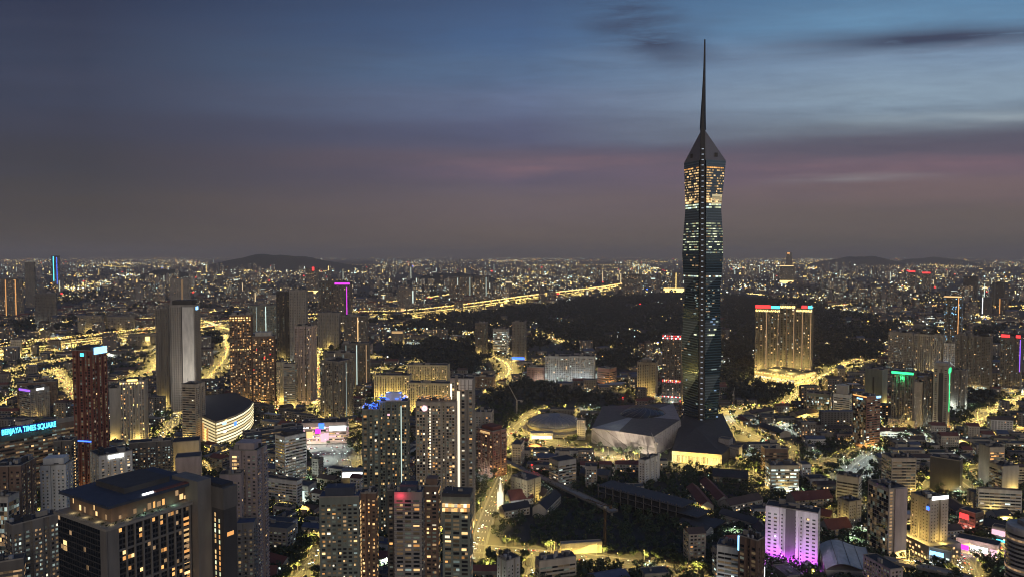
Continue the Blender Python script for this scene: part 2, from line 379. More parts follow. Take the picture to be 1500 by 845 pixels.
def height_at(px, yt, C):
    u, dy, dz = ray(px, yt); return CAMH + C.y*dz/dy
def T(name, label, cat, px, yb, yt, wl, wr=0, da=None, wall='grey', style='resi', left=None, right=None, depth=22, roof='roofdark', solo=0, extras=None, anchor=None, seed=None, podium=None, clutter=True, group=None, stepped=True, **over):
    if da is None: da = 4 if not wr else (70 if not wl else max(8, min(80, math.degrees(math.atan2(wr, max(wl,1))))))
    C, a, l, r, L, Rr = footprint(px, yb, wl, wr, da, depth)
    h = height_at(px, yt, C); rd = random.Random(seed if seed is not None else hash((px, yb, yt)) & 0xffff)
    root = thing(name, label, cat, (C.x, C.y, 0), 0, group)
    poly = [(0,0), tuple(r*Rr), tuple(r*Rr+l*L), tuple(l*L)]
    mark_poly([(C.x+p[0], C.y+p[1]) for p in poly], 1, 6)
    coarse = 1.0 if C.y < 1700 else 1.35 if C.y < 2600 else 1.9 if C.y < 4500 else 2.6
    stL = dict(STYLES[left or style]); stR = dict(STYLES[right or style])
    for s_ in (stL, stR): s_.update(over)
    lits = []
    def steps(P0, P1, st):
        Ln = math.hypot(P1[0]-P0[0], P1[1]-P0[1])
        if Ln < 12 or st['ww'] <= 0 or st['glass'] == 'glassblue' or st['ww'] > .85 or not stepped: return [P0, P1]
        k = 3 if Ln < 26 else 5 if Ln < 60 else 9; u = ((P1[0]-P0[0])/Ln, (P1[1]-P0[1])/Ln); dp = rd.uniform(1.0, 2.0); fr = [.0]; wds = [(1.0 if i % 2 == 0 else rd.choice((.35,.5,.8))) for i in range(k)]; tot = sum(wds)
        for w_ in wds: fr.append(fr[-1]+w_/tot)
        out = [P0]
        for i in range(k):
            o = 0 if i % 2 == 0 else dp
            for t in (fr[i], fr[i+1]): out.append((P0[0]+u[0]*t*Ln-u[1]*o, P0[1]+u[1]*t*Ln+u[0]*o))
        return out[1:]
    sR, sL = steps(poly[0], poly[1], stR), steps(poly[3], poly[0], stL)
    b = MB(); b.prism(sR + [poly[2]] + sL[:-1], 0, h, 0)
    fl, fr = (poly[3], poly[0]), (poly[0], poly[1])
    for sg, st_ in ((sL, stL), (sR, stR)):
        for p, q in zip(sg, sg[1:]):
            if (q[0]-p[0])*(sg[-1][0]-sg[0][0])+(q[1]-p[1])*(sg[-1][1]-sg[0][1]) > .5*math.hypot(q[0]-p[0], q[1]-p[1])*math.hypot(sg[-1][0]-sg[0][0], sg[-1][1]-sg[0][1]): facade(b, p, q, st_['z0'], h, st_, rd, lits, coarse)
    facade(b, poly[1], poly[2], stR['z0'], h, stR, rd, [], coarse*1.5)
    b.build('wall', [wall, stL['glass'], 'lit_faint', 'lit_faint2'], root)
    put_windows(root, lits, solo)
    roof_part(root, poly, h, roof, rd, clutter)
    info = dict(root=root, C=C, l=l, r=r, L=L, R=Rr, h=h, poly=poly, fl=fl, fr=fr)
    for e in extras or (): extra(info, *e)
    if 820 < C.y < 3200 and not any(e[0] == 'flood' for e in extras or ()):      # unseen bulbs added at the foot to wash the walls gold
        for fc in ('L', 'R'):
            if (L if fc == 'L' else Rr) > 9 and rd.random() < .8: lamp(root, fpt(info, fc, rd.uniform(.2,.8), 7, rd.uniform(5,10)), rd.uniform(.5,1.3)*13000*(C.y/1200), SODIUM if rd.random() < .8 else WHITEL)
    if anchor: TREG.append((px - wl*.5 + wr*.5, yb, C.x, C.y, anchor))
    return info
def fpt(info, face, s, z, o):
    P0, P1 = info['fl'] if face == 'L' else info['fr']; Ln = info['L'] if face == 'L' else info['R']
    u = ((P1[0]-P0[0])/Ln, (P1[1]-P0[1])/Ln); n = (u[1], -u[0])
    return (P0[0]+u[0]*s*Ln+n[0]*o, P0[1]+u[1]*s*Ln+n[1]*o, z)
def fbox(b, info, face, s0, s1, z0, z1, o0, o1, mi=0):
    p = [fpt(info, face, s0, 0, o0), fpt(info, face, s0, 0, o1), fpt(info, face, s1, 0, o1), fpt(info, face, s1, 0, o0)]
    b.prism([(q[0], q[1]) for q in p], z0, z1, mi, None, True)
def extra(info, kind, face='L', *a):
    h = info['h']; root = info['root']
    if kind == 'sign':              # face, s0, s1, zfrac0, zfrac1, mat, name
        s0, s1, z0, z1, mat = a[:5]; b = MB(); fbox(b, info, face, s0, s1, z0*h, z1*h, .1, .9); b.build(a[5] if len(a) > 5 else 'sign', [mat], root)
    elif kind == 'panel':           # face, s0, s1, z0, z1, mat, depth
        s0, s1, z0, z1, mat = a[:5]; b = MB(); fbox(b, info, face, s0, s1, z0*h, z1*h, .05, a[5] if len(a) > 5 else .8); b.build('facade_panel', [mat], root)
    elif kind == 'strip':           # face, s, mat, w, z0, z1
        s, mat = a[:2]; w = (a[2] if len(a) > 2 else .8)/(info['L'] if face == 'L' else info['R']); z0, z1 = a[3:5] if len(a) > 4 else (.04, .97)
        b = MB(); fbox(b, info, face, s-w/2, s+w/2, z0*h, z1*h, .1, .75); b.build('light_strip', [mat], root)
    elif kind == 'dashes':          # broken vertical run of lit stair windows
        s, mat, w = a[:3]; wf = w/(info['L'] if face == 'L' else info['R']); b = MB(); z0, z1 = a[3:5] if len(a) > 4 else (.04, .96); z = z0*h
        while z < z1*h: fbox(b, info, face, s-wf/2, s+wf/2, z, z+1.8, .1, .3); z += 3.4
        b.build('stair_windows', [mat], root)
    elif kind == 'crown':           # upper block: s inset, height, mat
        ins, hh, mat = face, a[0], a[1]; p = info['poly']; cx = sum(q[0] for q in p)/4; cy_ = sum(q[1] for q in p)/4
        q = [(cx+(k[0]-cx)*ins, cy_+(k[1]-cy_)*ins) for k in p]; b = MB(); b.prism(q, h+.31, h+hh, 0); b.build('crown', [mat], root)
    elif kind == 'mast':
        b = MB(); p = info['poly']; c = ((p[0][0]+p[2][0])/2, (p[0][1]+p[2][1])/2); b.bar((*c, h), (*c, h+face), .7); b.build('mast', ['steel'], root)
        b = MB(); b.lathe([(0,h+face-1),(1.1,h+face),(0,h+face+1)], 8, 0, *c); b.build('beacon', ['lit_red'], root)
    elif kind == 'podium':          # lit plinth round the foot: grow m, height, wall, litmat
        g, hh, mat, lm = face, a[0], a[1], a[2]; p = info['poly']; cx = sum(q[0] for q in p)/4; cy_ = sum(q[1] for q in p)/4
        q = [(cx+(k[0]-cx)*(1+g/max(1,math.hypot(k[0]-cx,k[1]-cy_))), cy_+(k[1]-cy_)*(1+g/max(1,math.hypot(k[0]-cx,k[1]-cy_)))) for k in p]
        b = MB(); b.prism(q, 0, hh, 0); o = b.build('podium', [mat], root)
        if lm:
            b = MB()
            for (A, B) in ((q[3], q[0]), (q[0], q[1])):
                Ln = math.hypot(B[0]-A[0], B[1]-A[1]); u = ((B[0]-A[0])/Ln, (B[1]-A[1])/Ln); n = (u[1], -u[0]); k = 1.0; rd = random.Random(3)
                while k < Ln-3:
                    for zz in np.arange(1.0, hh-2.5, 4.2):
                        if rd.random() < .7:
                            b.face([(A[0]+u[0]*k+n[0]*.15, A[1]+u[1]*k+n[1]*.15, zz), (A[0]+u[0]*(k+2.6)+n[0]*.15, A[1]+u[1]*(k+2.6)+n[1]*.15, zz), (A[0]+u[0]*(k+2.6)+n[0]*.15, A[1]+u[1]*(k+2.6)+n[1]*.15, zz+2.2), (A[0]+u[0]*k+n[0]*.15, A[1]+u[1]*k+n[1]*.15, zz+2.2)], 0)
                    k += 4
            b.build('shop_windows', [lm], o)
        mark_poly([(info['C'].x+k[0], info['C'].y+k[1]) for k in q], 1, 5)
    elif kind == 'disc':            # round emblem: s, zfrac, radius, mat, ring mat
        s, z, rad, mat, rm = a[:5]
        for q, m_, o, nm in ((rad, rm, .5, 'emblem'), (rad*.72, mat, .75, 'emblem_face'), (rad*.34, rm, .95, 'emblem_mark')):
            b = MB(); pts = []
            for k in range(20):
                t = 2*math.pi*k/20; pts.append(fpt(info, face, s+q*math.cos(t)/(info['L'] if face == 'L' else info['R']), z*h+q*math.sin(t), o))
            pts2 = [fpt(info, face, s+q*math.cos(2*math.pi*k/20)/(info['L'] if face == 'L' else info['R']), z*h+q*math.sin(2*math.pi*k/20), .05) for k in range(20)]
            b.face(pts, 0)
            for k in range(20): b.face([pts2[k], pts2[(k+1)%20], pts[(k+1)%20], pts[k]], 0)
            b.build(nm, [m_], root)
    elif kind == 'dots':            # row of separate bulbs: face, zfrac, n, mats, size
        z, n, mats = a[:3]; sz = a[3] if len(a) > 3 else 1.5; b = MB(); W = info['L'] if face == 'L' else info['R']
        for k in range(n): s = (k+.5)/n; fbox(b, info, face, s-sz/2/W, s+sz/2/W, z*h-sz/2, z*h+sz/2, .3, .3+sz*.6, k % len(mats))
        b.build('light_row', list(mats), root, 'stuff')
    elif kind == 'roofglow':        # lit rooftop frames and bars: mat, lamp colour, power
        mat, colr, pw = face, a[0], a[1]; p = info['poly']; rd = random.Random(int(h*10)); ex = Vector((p[1][0], p[1][1], 0)); ey = Vector((p[3][0], p[3][1], 0)); b = MB()
        for k in range(26):
            q = ex*rd.uniform(.05,.95)+ey*rd.uniform(.02,.98)+Vector((0,0,h+rd.uniform(.8,6.5))); dr = (ey if rd.random() < .6 else ex).normalized()*rd.uniform(1.0,4.0); b.bar(q, q+dr, rd.uniform(.3,.8))
        o = b.build('roof_light', [mat], root, 'stuff')
        for s, t in ((.3,.25),(.5,.75)): v = ex*s+ey*t; lamp(root, (v.x, v.y, h+9), pw, colr)
    elif kind == 'flood':           # lamps washing the foot of a face: s list, z, out, power, colour
        z, out, pw, col = a[:4]
        for s in (a[4] if len(a) > 4 else (.2,.5,.8)): lamp(root, fpt(info, face, s, z, out), pw, col)

# ================================================================== setting: ground, hills, haze
def ground_material():
    m, t, b = principled('ground'); n = t.nodes; L = t.links
    c = n.new('ShaderNodeTexCoord')
    a = n.new('ShaderNodeTexNoise'); a.inputs['Scale'].default_value = .012; a.inputs['Detail'].default_value = 8; a.inputs['Roughness'].default_value = .7
    L.new(c.outputs['Object'], a.inputs[0])
    r = n.new('ShaderNodeValToRGB'); e = r.color_ramp.elements
    e[0].position = .36; e[0].color = (.014,.020,.011,1); e[1].position = .52; e[1].color = (.045,.044,.042,1)
    k = e.new(.44); k.color = (.03,.031,.026,1); k = e.new(.66); k.color = (.06,.055,.047,1)
    L.new(a.outputs[0], r.inputs[0]); L.new(r.outputs[0], b.inputs['Base Color']); b.inputs['Roughness'].default_value = .95; MATS['ground'] = m
ground_material()
b = MB(); N = 64
b.face([(90000*math.cos(2*math.pi*i/N), 90000*math.sin(2*math.pi*i/N), 0) for i in range(N)], 0)
b.build('ground', ['ground'], None, 'structure')
wall_mat('hillwood', (.022,.030,.018), .95, .4, .004)
def hill(px0, px1, yb, ypk, seed, depth=2600, prof=None):
    r = random.Random(seed); d = G(750, yb).y; n = 60; m = 14; bm = MB()
    x0, x1 = at_depth(px0, yb, d).x, at_depth(px1, yb, d).x; zpk = at_depth((px0+px1)/2, ypk, d).z
    ph = [r.uniform(0, 6.28) for _ in range(6)]
    def z(i, j):
        s, t = i/n, j/m; e = (np.interp(s, *prof) if prof else math.sin(math.pi*s)**.8)*math.sin(math.pi*t)
        return max(-2, e*zpk*(1 + .06*math.sin(9*s+ph[0]) + .05*math.sin(23*s+ph[1]+3*t) + .03*math.sin(47*s+ph[2])) - 2)
    for i in range(n):
        for j in range(m):
            P = lambda i_, j_: (x0+(x1-x0)*i_/n, d-depth/2+depth*j_/m, z(i_, j_))
            bm.face([P(i,j), P(i+1,j), P(i+1,j+1), P(i,j+1)], 0)
    bm.build('hill', ['hillwood'], None, 'structure')
hill(288, 560, 394, 371, 1, prof=([0,.12,.25,.38,.45,.55,.68,.8,1],[0,.35,.72,1,.98,.82,.55,.28,0]))
hill(590, 740, 414, 399, 2, 1400); hill(1195, 1320, 389, 375.5, 3, 2400); hill(1310, 1420, 387, 377, 4, 2400); hill(200, 290, 408, 395, 5, 900)

m = bpy.data.materials.new('haze'); m.use_nodes = True; m.node_tree.nodes.clear()
pv = m.node_tree.nodes.new('ShaderNodeVolumePrincipled'); pv.inputs['Density'].default_value = HAZE_DENSITY = 4.0e-5
pv.inputs['Color'].default_value = (1,.87,.77,1); ho = m.node_tree.nodes.new('ShaderNodeOutputMaterial'); m.node_tree.links.new(pv.outputs[0], ho.inputs['Volume'])
m.cycles.homogeneous_volume = True; MATS['haze'] = m
b = MB(); b.box(-60000, 60000, -3000, 70000, -1, 720, 0, None, True); b.build('haze', ['haze'], None, 'stuff')

# ================================================================== roads
ROADS = []
def densify(pts, step):
    out = [pts[0]]
    for a, c in zip(pts, pts[1:]):
        d = (c-a).length; k = max(1, int(d/step))
        for i in range(1, k+1): out.append(a + (c-a)*(i/k))
    return out
def smooth(pts):
    p = list(pts)
    for _ in range(2):
        q = [p[0]]
        for a, c in zip(p, p[1:]): q += [a*.75+c*.25, a*.25+c*.75]
        p = q + [p[-1]]
    return p
def ribbon(mb, pts, off0, off1, z, mi=0, thick=0.0):
    rows = []
    for i, p in enumerate(pts):
        t = (pts[min(i+1, len(pts)-1)] - pts[max(i-1, 0)]); t.z = 0; t.normalize(); n = Vector((t.y, -t.x, 0))
        rows.append(((p+n*off0), (p+n*off1)))
    for (a, c), (e, g) in zip(rows, rows[1:]):
        mb.face([(a.x,a.y,z), (c.x,c.y,z), (g.x,g.y,z), (e.x,e.y,z)][::-1], mi)
        if thick:
            for p, q in ((a, e), (g, c)): mb.face([(p.x,p.y,z-thick), (q.x,q.y,z-thick), (q.x,q.y,z), (p.x,p.y,z)], mi)
    return rows
wall_mat('paint', (.7,.7,.66))
ROADN = 0
def road(pix, width, z=0.0, lamps=None, where='', lanes=2, name='road', cars=0):
    global ROADN
    ROADN += 1
    pts = smooth([G(*p, z) for p in pix]) if len(pix) > 2 else densify([G(*p, z) for p in pix], 60)
    w = width/2; zz = z + .10 + ROADN*.004
    if z == 0:
        for i in range(0, len(pts)-1):
            t = (pts[i+1]-pts[i]); k = max(1, int(t.length/4)); n = Vector((t.y, -t.x, 0)).normalized()
            for j in range(k):
                p = pts[i] + t*(j/k)
                for o in np.arange(-w-5, w+5.1, 4):
                    q = p + n*float(o); ci, cj = cell(q.x, q.y)
                    if 0 <= ci < occ.shape[0] and 0 <= cj < occ.shape[1]: occ[ci,cj] = 2
        b = MB(); ribbon(b, pts, -w-2.6, -w, .24 + ROADN*.004, 0, .24); ribbon(b, pts, w, w+2.6, .24 + ROADN*.004, 0, .24); b.build('pavement', ['paving'], None, 'structure')
        b = MB(); ribbon(b, pts, -w, w, zz, 0); b.build(name, ['asphalt'], None, 'structure')
    else:
        root = thing('viaduct', where, 'viaduct'); b = MB(); ribbon(b, pts, -w, w, z, 0, 1.8); ribbon(b, pts, -w, w, z-1.8, 0); b.build('deck', ['concrete'], root)
        b = MB()
        for o in (-w, w-.3): ribbon(b, pts, o, o+.3, z+1.0, 0, 1.0)
        b.build('parapet', ['concrete'], root)
        for k, p in enumerate(densify(pts, 40)[::1]):
            if k % 2 == 0 and k < 160: b = MB(); b.box(p.x-1.2, p.x+1.2, p.y-1.2, p.y+1.2, 0, z-1.8, 0); b.build('pier', ['concrete'], root)
    if lanes > 1:
        b = MB(); d = densify(pts, 5)
        for o in ([0] if lanes == 2 else [-w/2, 0, w/2]):
            for i in range(0, len(d)-1, 3): ribbon(b, d[i:i+2], o-.18, o+.18, zz+.012 if z == 0 else z+.012)
        b.build('lane_marking', ['paint'], None, 'structure')
    ROADS.append((pts, width, z, where, lamps, cars))
    return pts
# lamps = (spacing, power, kind)
HW = (90, 2.4e5, 's')
road([(-60,524),(60,507),(130,499),(230,487),(300,478),(420,468),(520,461),(600,460),(690,449),(790,434),(870,425),(916,417)], 26, 16, (60, 2.2e5, 's'), 'long elevated motorway lit gold across the far left of the city', 4)
road([(-60,508),(60,497),(130,491),(232,481)], 18, 0, (110, 1.5e5, 's'), 'upper road parallel to the gold elevated motorway')
road([(300,470),(345,487),(400,492)], 18, 0, (120, 1.2e5, 's'), 'road with red tail lights by the brown amber-windowed towers')
road([(712,520),(742,530),(748,545),(738,556),(700,566),(650,573)], 16, 0, (26, 7.5e4, 's'), 'golden S-bend road beside the yellow flats', 2, cars=7)
road([(782,484),(800,494),(830,502),(872,508)], 14, 0, (55, 9e4, 's'), 'gold road skirting the dark central wood')
road([(726,668),(742,643),(765,618),(790,603),(812,598)], 14, 0, (24, 6.5e4, 's'), 'gold road climbing past the ribbed stadium dome', 2, cars=5)
road([(735,632),(768,640),(800,649),(840,658),(880,668),(935,676)], 18, 0, (22, 7.5e4, 's'), 'broad gold road in front of the ribbed stadium dome', 2, cars=9)
road([(820,599),(850,601),(872,606)], 12, 0, (24, 6.5e4, 's'), 'gold road behind the ribbed stadium dome')
road([(925,577),(975,586),(1000,590)], 14, 0, (40, 5e4, 's'), 'gold road below the grid-faced hotel')
road([(985,681),(1030,684),(1075,692),(1110,700)], 14, 0, (26, 6.5e4, 's'), 'gold road at the foot of the spire tower', 2, cars=6)
road([(1062,606),(1080,599),(1108,597),(1128,601)], 14, 0, (22, 8e4, 's'), 'gold crescent road right of the spire tower', 2, cars=5)
road([(1062,612),(1075,626),(1105,640),(1140,652),(1165,660)], 16, 0, (24, 8e4, 's'), 'gold slip road curving right of the spire tower', 2, cars=7)
road([(1140,598),(1165,582),(1178,568),(1200,554),(1228,541),(1245,532)], 16, 0, (34, 9e4, 's'), 'gold avenue leading up to the twin-winged condominium', 2, cars=6)
road([(1128,690),(1150,676),(1168,664)], 13, 0, (24, 3.0e4, 's'), 'short gold street beside the multi-storey car park')
road([(1165,606),(1195,614),(1240,622),(1300,626),(1370,625),(1435,628),(1520,634)], 20, 0, (27, 7e4, 's'), 'gold boulevard running across the right of the city', 4, cars=16)
road([(1232,540),(1240,531),(1262,526),(1305,528)], 16, 0, (50, 8e4, 's'), 'gold hook of road at the edge of the right-hand wood', 2, cars=5)
road([(1520,574),(1490,585),(1460,600),(1436,612),(1432,628)], 16, 0, (34, 6e4, 's'), 'gold road bending down at the right edge of the city', 2, cars=5)
road([(742,690),(728,722),(714,758),(702,790),(694,830)], 14, 0, (20, 1.7e4, 's'), 'bright gold street left of the white church spire', 4, cars=12)
road([(660,800),(740,806),(820,814),(890,820),(980,834),(1040,852)], 18, 0, (24, 1.9e4, 's'), 'gold street along the lower edge of the dark wooded pit', 2, cars=12)
road([(778,870),(784,838),(792,812)], 12, 0, (26, 1.8e4, 's'), 'short side street with red tail lights by the low white school', 2, cars=5)
road([(82,540),(92,560),(108,578),(120,592)], 14, 0, (30, 6e4, 's'), 'dazzling gold street behind the red-brown tower', 2, cars=7)
road([(225,652),(246,632),(262,606),(272,590)], 14, 0, (30, 5e4, 's'), 'orange shopping street left of the curved gold mall', 2, cars=9)
road([(255,700),(300,682),(350,664),(400,655)], 16, 0, (26, 3.6e4, 's'), 'gold street in front of the curved gold mall', 2, cars=8)
road([(300,668),(345,655),(372,648)], 10, 9, None, 'elevated rail line passing in front of the curved gold mall', 1)
road([(400,612),(430,604),(470,615),(520,625),(560,628)], 14, 0, (40, 4e4, 's'), 'busy gold street behind the blue office slab', 2, cars=8)
road([(500,640),(530,632),(545,648),(520,690)], 12, 0, (40, 2.4e4, 's'), 'dim service road by the white-lit car park', 2)
road([(420,870),(445,842),(464,822),(470,800)], 13, 0, (18, 1.5e4, 's'), 'small golden lane among red-roofed houses', 2, cars=4)
road([(690,652),(770,688),(838,718),(900,748)], 11, 9, None, 'dark elevated rail line running past the church and the unfinished concrete frame', 1)
road([(1268,812),(1320,822),(1385,836),(1460,858)], 12, 9, None, 'dark elevated rail line curving through the lower right corner', 1)
road([(1388,800),(1410,822),(1425,860)], 16, 0, (24, 1.7e4, 's'), 'lower right street crowded with red tail lights', 2, cars=14)
road([(1290,845),(1330,830),(1385,812),(1440,806),(1520,800)], 14, 0, (24, 1.8e4, 's'), 'shopping street of neon fronts in the lower right corner', 2, cars=10)
road([(1235,715),(1250,690),(1270,672),(1290,662)], 12, 0, (26, 2.8e4, 'w'), 'white-lit lane among trees right of the car park', 2)
road([(1340,745),(1362,718),(1388,700),(1420,690),(1500,676)], 13, 0, (28, 2.6e4, 's'), 'street behind the curved beige hotel', 2, cars=6)
road([(0,560),(40,548),(85,540)], 13, 0, (36, 6e4, 's'), 'gold street through the low rooftops at far left', 2)
road([(-20,600),(20,585),(45,560)], 13, 0, (36, 5e4, 's'), 'orange-lit street beside the violet-capped hotel', 2)
road([(560,500),(620,492),(690,487)], 12, 0, (140, 1.2e5, 's'), 'faint gold road in the central parkland', 2)
road([(1095,430),(1180,437),(1290,440),(1330,434)], 14, 0, (130, 2.6e5, 's'), 'gold line of road behind the twin-winged condominium', 2)
road([(600,462),(640,470),(700,474),(760,478)], 12, 0, (160, 1.2e5, 's'), 'thin gold road below the motorway', 2)

road([(0,545),(60,530),(120,522),(200,515),(240,508)], 13, 0, (60, 1.2e5, 's'), 'gold street among low roofs south of the motorway', 2)
road([(170,560),(225,545),(232,525),(240,500)], 12, 0, (45, 9e4, 's'), 'gold street beside the pale grey skyscraper', 2)
road([(300,560),(335,520),(330,490)], 12, 0, (50, 9e4, 's'), 'gold street left of the amber-dotted towers', 2)
road([(405,600),(418,560),(425,530)], 11, 0, (40, 6e4, 's'), 'glowing lane between the amber-dotted and pink-grey towers', 2)
road([(465,600),(468,565),(462,530),(470,510)], 11, 0, (40, 6e4, 's'), 'glowing lane beside the grey gridded tower', 2)
road([(520,545),(560,545),(600,592),(680,590)], 11, 0, (36, 5e4, 's'), 'gold lane between the yellow old flats', 2)
road([(1400,545),(1440,560),(1500,556)], 12, 0, (40, 7e4, 's'), 'gold road below the broad scaffolded tower', 2)
road([(1330,480),(1390,478),(1450,470),(1510,468)], 13, 0, (70, 1.4e5, 's'), 'gold road beyond the grey flats towers', 2)
road([(1170,690),(1205,680),(1245,668),(1290,640)], 11, 0, (26, 2.6e4, 's'), 'gold lane among low roofs under the boulevard', 2)
road([(1215,760),(1262,740),(1300,735),(1345,700)], 11, 0, (26, 2.2e4, 's'), 'gold lane behind the slab hotels', 2)
road([(1395,700),(1440,735),(1500,745)], 11, 0, (26, 2.2e4, 's'), 'gold lane beside the white banded office', 2)
road([(-60,517),(60,503),(140,495),(240,483)], 16, 14, (70, 1.6e5, 's'), 'second deck of the elevated motorway at far left', 2)
road([(-40,478),(80,472),(200,468),(300,458),(380,452)], 14, 0, (110, 1.6e5, 's'), 'gold road beyond the far left motorway', 2)
road([(430,448),(520,446),(600,440),(680,428)], 14, 0, (120, 1.6e5, 's'), 'gold road beyond the motorway near the far estate towers', 2)
road([(1180,452),(1240,446),(1320,442),(1400,452),(1500,448)], 14, 0, (120, 1.6e5, 's'), 'gold road across the far right', 2)
# open ground: woods, parks, the pit
WOODS = [
 [(600,468),(700,456),(800,446),(880,434),(1003,430),(1003,502),(975,503),(930,512),(890,503),(830,498),(790,478),(740,500),(640,498),(590,482)],
 [(1058,432),(1100,436),(1180,441),(1225,452),(1260,458),(1300,470),(1318,486),(1300,500),(1298,520),(1240,526),(1205,545),(1192,541),(1192,520),(1105,520),(1105,558),(1175,566),(1150,588),(1110,592),(1060,592)],
 [(560,512),(640,500),(720,505),(728,520),(700,548),(662,555),(600,528),(565,530)],
 [(700,575),(770,566),(860,575),(920,582),(915,592),(860,597),(800,596),(765,612),(742,640),(700,640)],
 [(745,745),(770,730),(850,716),(885,752),(960,775),(1050,782),(1048,815),(890,806),(800,800),(706,795),(725,760)],
 [(1390,570),(1440,575),(1470,590),(1432,612),(1400,618),(1392,600)],
 [(1035,705),(1110,700),(1140,712),(1150,735),(1080,740),(1040,720)],
 [(745,512),(785,500),(800,505),(795,515),(760,530)],
 [(870,515),(930,515),(935,535),(900,545),(872,530)],
 [(700,690),(730,680),(735,700),(720,725),(700,740)],
]
for w in WOODS:
    ins = in_poly(PX+9*np.sin(GX*.021+GY*.008)+5*np.sin(GX*.05-GY*.03), PY+(2.2*np.sin(GX*.016+1)+1.5*np.sin(GY*.011+GX*.034))*np.clip((PY-425)/40,.3,1.6), w); occ[ins & (occ == 0)] = 3

CLEARINGS = [(640,486,60),(664,497,50),(692,491,45),(604,506,40),(930,448,70),(962,443,60),(957,466,60),(980,467,50),(905,492,55),(935,487,55),(960,492,45),(1078,490,35),(1212,506,40),(1262,499,50),(1286,500,50),(1112,478,30),(1250,470,60),(1275,474,60),(735,470,60),(820,468,50),(1130,505,30)]
for px, py, rad in CLEARINGS:
    q = G(px, py); occ[(np.hypot(GX-q.x, (GY-q.y)*.6) < rad) & (occ == 3)] = 0

# ================================================================== named buildings
grp = None
# --- bottom left
T('shopping_mall','wide brown shopping mall with a glowing cyan rooftop name sign','mall', -14, 735, 636, 6, 146, 74, 'brown','office', depth=60, lit=.16, fh=5, pal=(('dimwarm',5),('warm',2),('dimcool',3),('amber',1)), extras=[('panel','R',.0,.62,.86,.99,'charcoal',.6)], anchor='the brown mall with the cyan sign')
T('apartment_tower','tall red-brown ribbed tower with a bright blue sign along its top edge','tower', 139, 735, 514, 27, 23, 42, 'redbrown','fins', lit=.035, bw=3.2, ledge=.5, pal=(('dimwarm',3),('warm',1),('white',1),('dimcool',2)), roof='roofdark',
  extras=[('sign','R',.18,.98,.975,1.02,'lit_skyblue'),('sign','L',.45,.62,.965,.985,'lit_cyan'),('sign','L',.2,.9,.40,.408,'lit_blue'),('crown',.8,5,'charcoal'),('sign','R',.55,.75,.10,.16,'lit_blue')], anchor='the red-brown ribbed tower', solo=30)
T('hotel','white hotel with small square windows and a bright white-blue name board','hotel', 147, 752, 668, 13, 49, 74, 'white','hotel', lit=.3, bw=4.6, fh=3.6, solo=70, extras=[('sign','R',.28,.72,.925,.985,'lit_paper'),('flood','R',6,10,9000,SODIUM,(.3,.7))], anchor='the white hotel with the lit name board')
T('apartment_block','white block with set-back top and rows of tiny dark windows','apartment block', 100, 810, 680, 38, 10, 20, 'white','hotel', lit=.03, bw=5, ww=.35, extras=[('crown',.8,7,'white')], anchor='the white block with set-back top', solo=8)
T('apartment_block','long old condominium densely dotted with dim windows','apartment block', 24, 980, 770, 10, 70, 72, 'midgrey','flats', lit=.55, ledge=.8, pal=(('dimwarm',8),('dimcool',10),('cool',.6),('white',.4)), solo=60, anchor='the long old dim-windowed condominium')
T('office_block','glass-fronted block with greenish yellow lit floors in the lower left corner','office', 40, 990, 818, 60, 3, 6, 'dusk','office', lit=.5, pal=(('dimwarm',4),('dimcool',2)), roof='roofgrey', solo=30)
T('office_block','white-panelled block with lit glass corner at the left edge','office', 16, 870, 728, 26, 17, 36, 'pale','glassy', lit=.3, extras=[('flood','R',20,9,9000,COOLL,(.5,))], solo=20)
T('office_tower','dark brown office tower pricked with dim dots at the far left','office', 36, 850, 682, 46, 22, 25, 'brown','resi', lit=.03)
T('office_block','dark slab with a column of amber stair windows beside the red-brown tower','office', 108, 775, 645, 26, 9, 20, 'dusk','balc', lit=.08, extras=[('dashes','R',.5,'lit_warm',2.5)])
T('apartment_block','long low dark flats block behind the white hotel','apartment block', 252, 716, 645, 62, 3, 8, 'dusk','flats', lit=.25, anchor='the long dark flats behind the white hotel')
T('office_block','tan blank-walled block right of the long dark flats','office', 293, 700, 645, 40, 2, 4, 'beige','blank', clutter=False, extras=[('flood','L',12,9,7000,SODIUM,(.3,.7))])
T('office_block','lower tan blank block with grey roof','office', 295, 728, 668, 37, 2, 4, 'pink','blank', clutter=False, roof='roofgrey')
T('shop_block','low block with white slotted wall and grey roof beside the dark hotel','shop', 258, 770, 700, 56, 4, 6, 'pale','hotel', lit=.0, roof='roofgrey')
# --- left middle
T('hotel','pale striped hotel crowned by a row of yellow lights','hotel', 214, 648, 557, 37, 4, 10, 'pale','fins', lit=.3, ww=.45, pal=(('dimwarm',5),('gold',1),('amber',1)), extras=[('dots','L',.97,9,('lit_gold','lit_white','lit_warm'),2.0),('sign','L',.3,.72,1.0,1.03,'lit_gold')], anchor='the striped hotel with yellow crown lights', solo=60)
T('apartment_block','blank white slab wall left of the striped hotel','apartment block', 178, 648, 568, 16, 2, 6, 'pale','blank')
T('hotel','hotel with violet-lit cap and yellow banded corner','hotel', 46, 618, 570, 16, 28, 62, 'grey','flats', lit=.06, extras=[('sign','L',.0,.98,.93,.985,'lit_violet'),('sign','R',.3,.7,.95,1.0,'lit_paper')], left='office', anchor='the violet-capped hotel')
T('apartment_block','brown slab block behind the violet-capped hotel','apartment block', 84, 595, 558, 58, 2, 5, 'brown','flats', lit=.03)
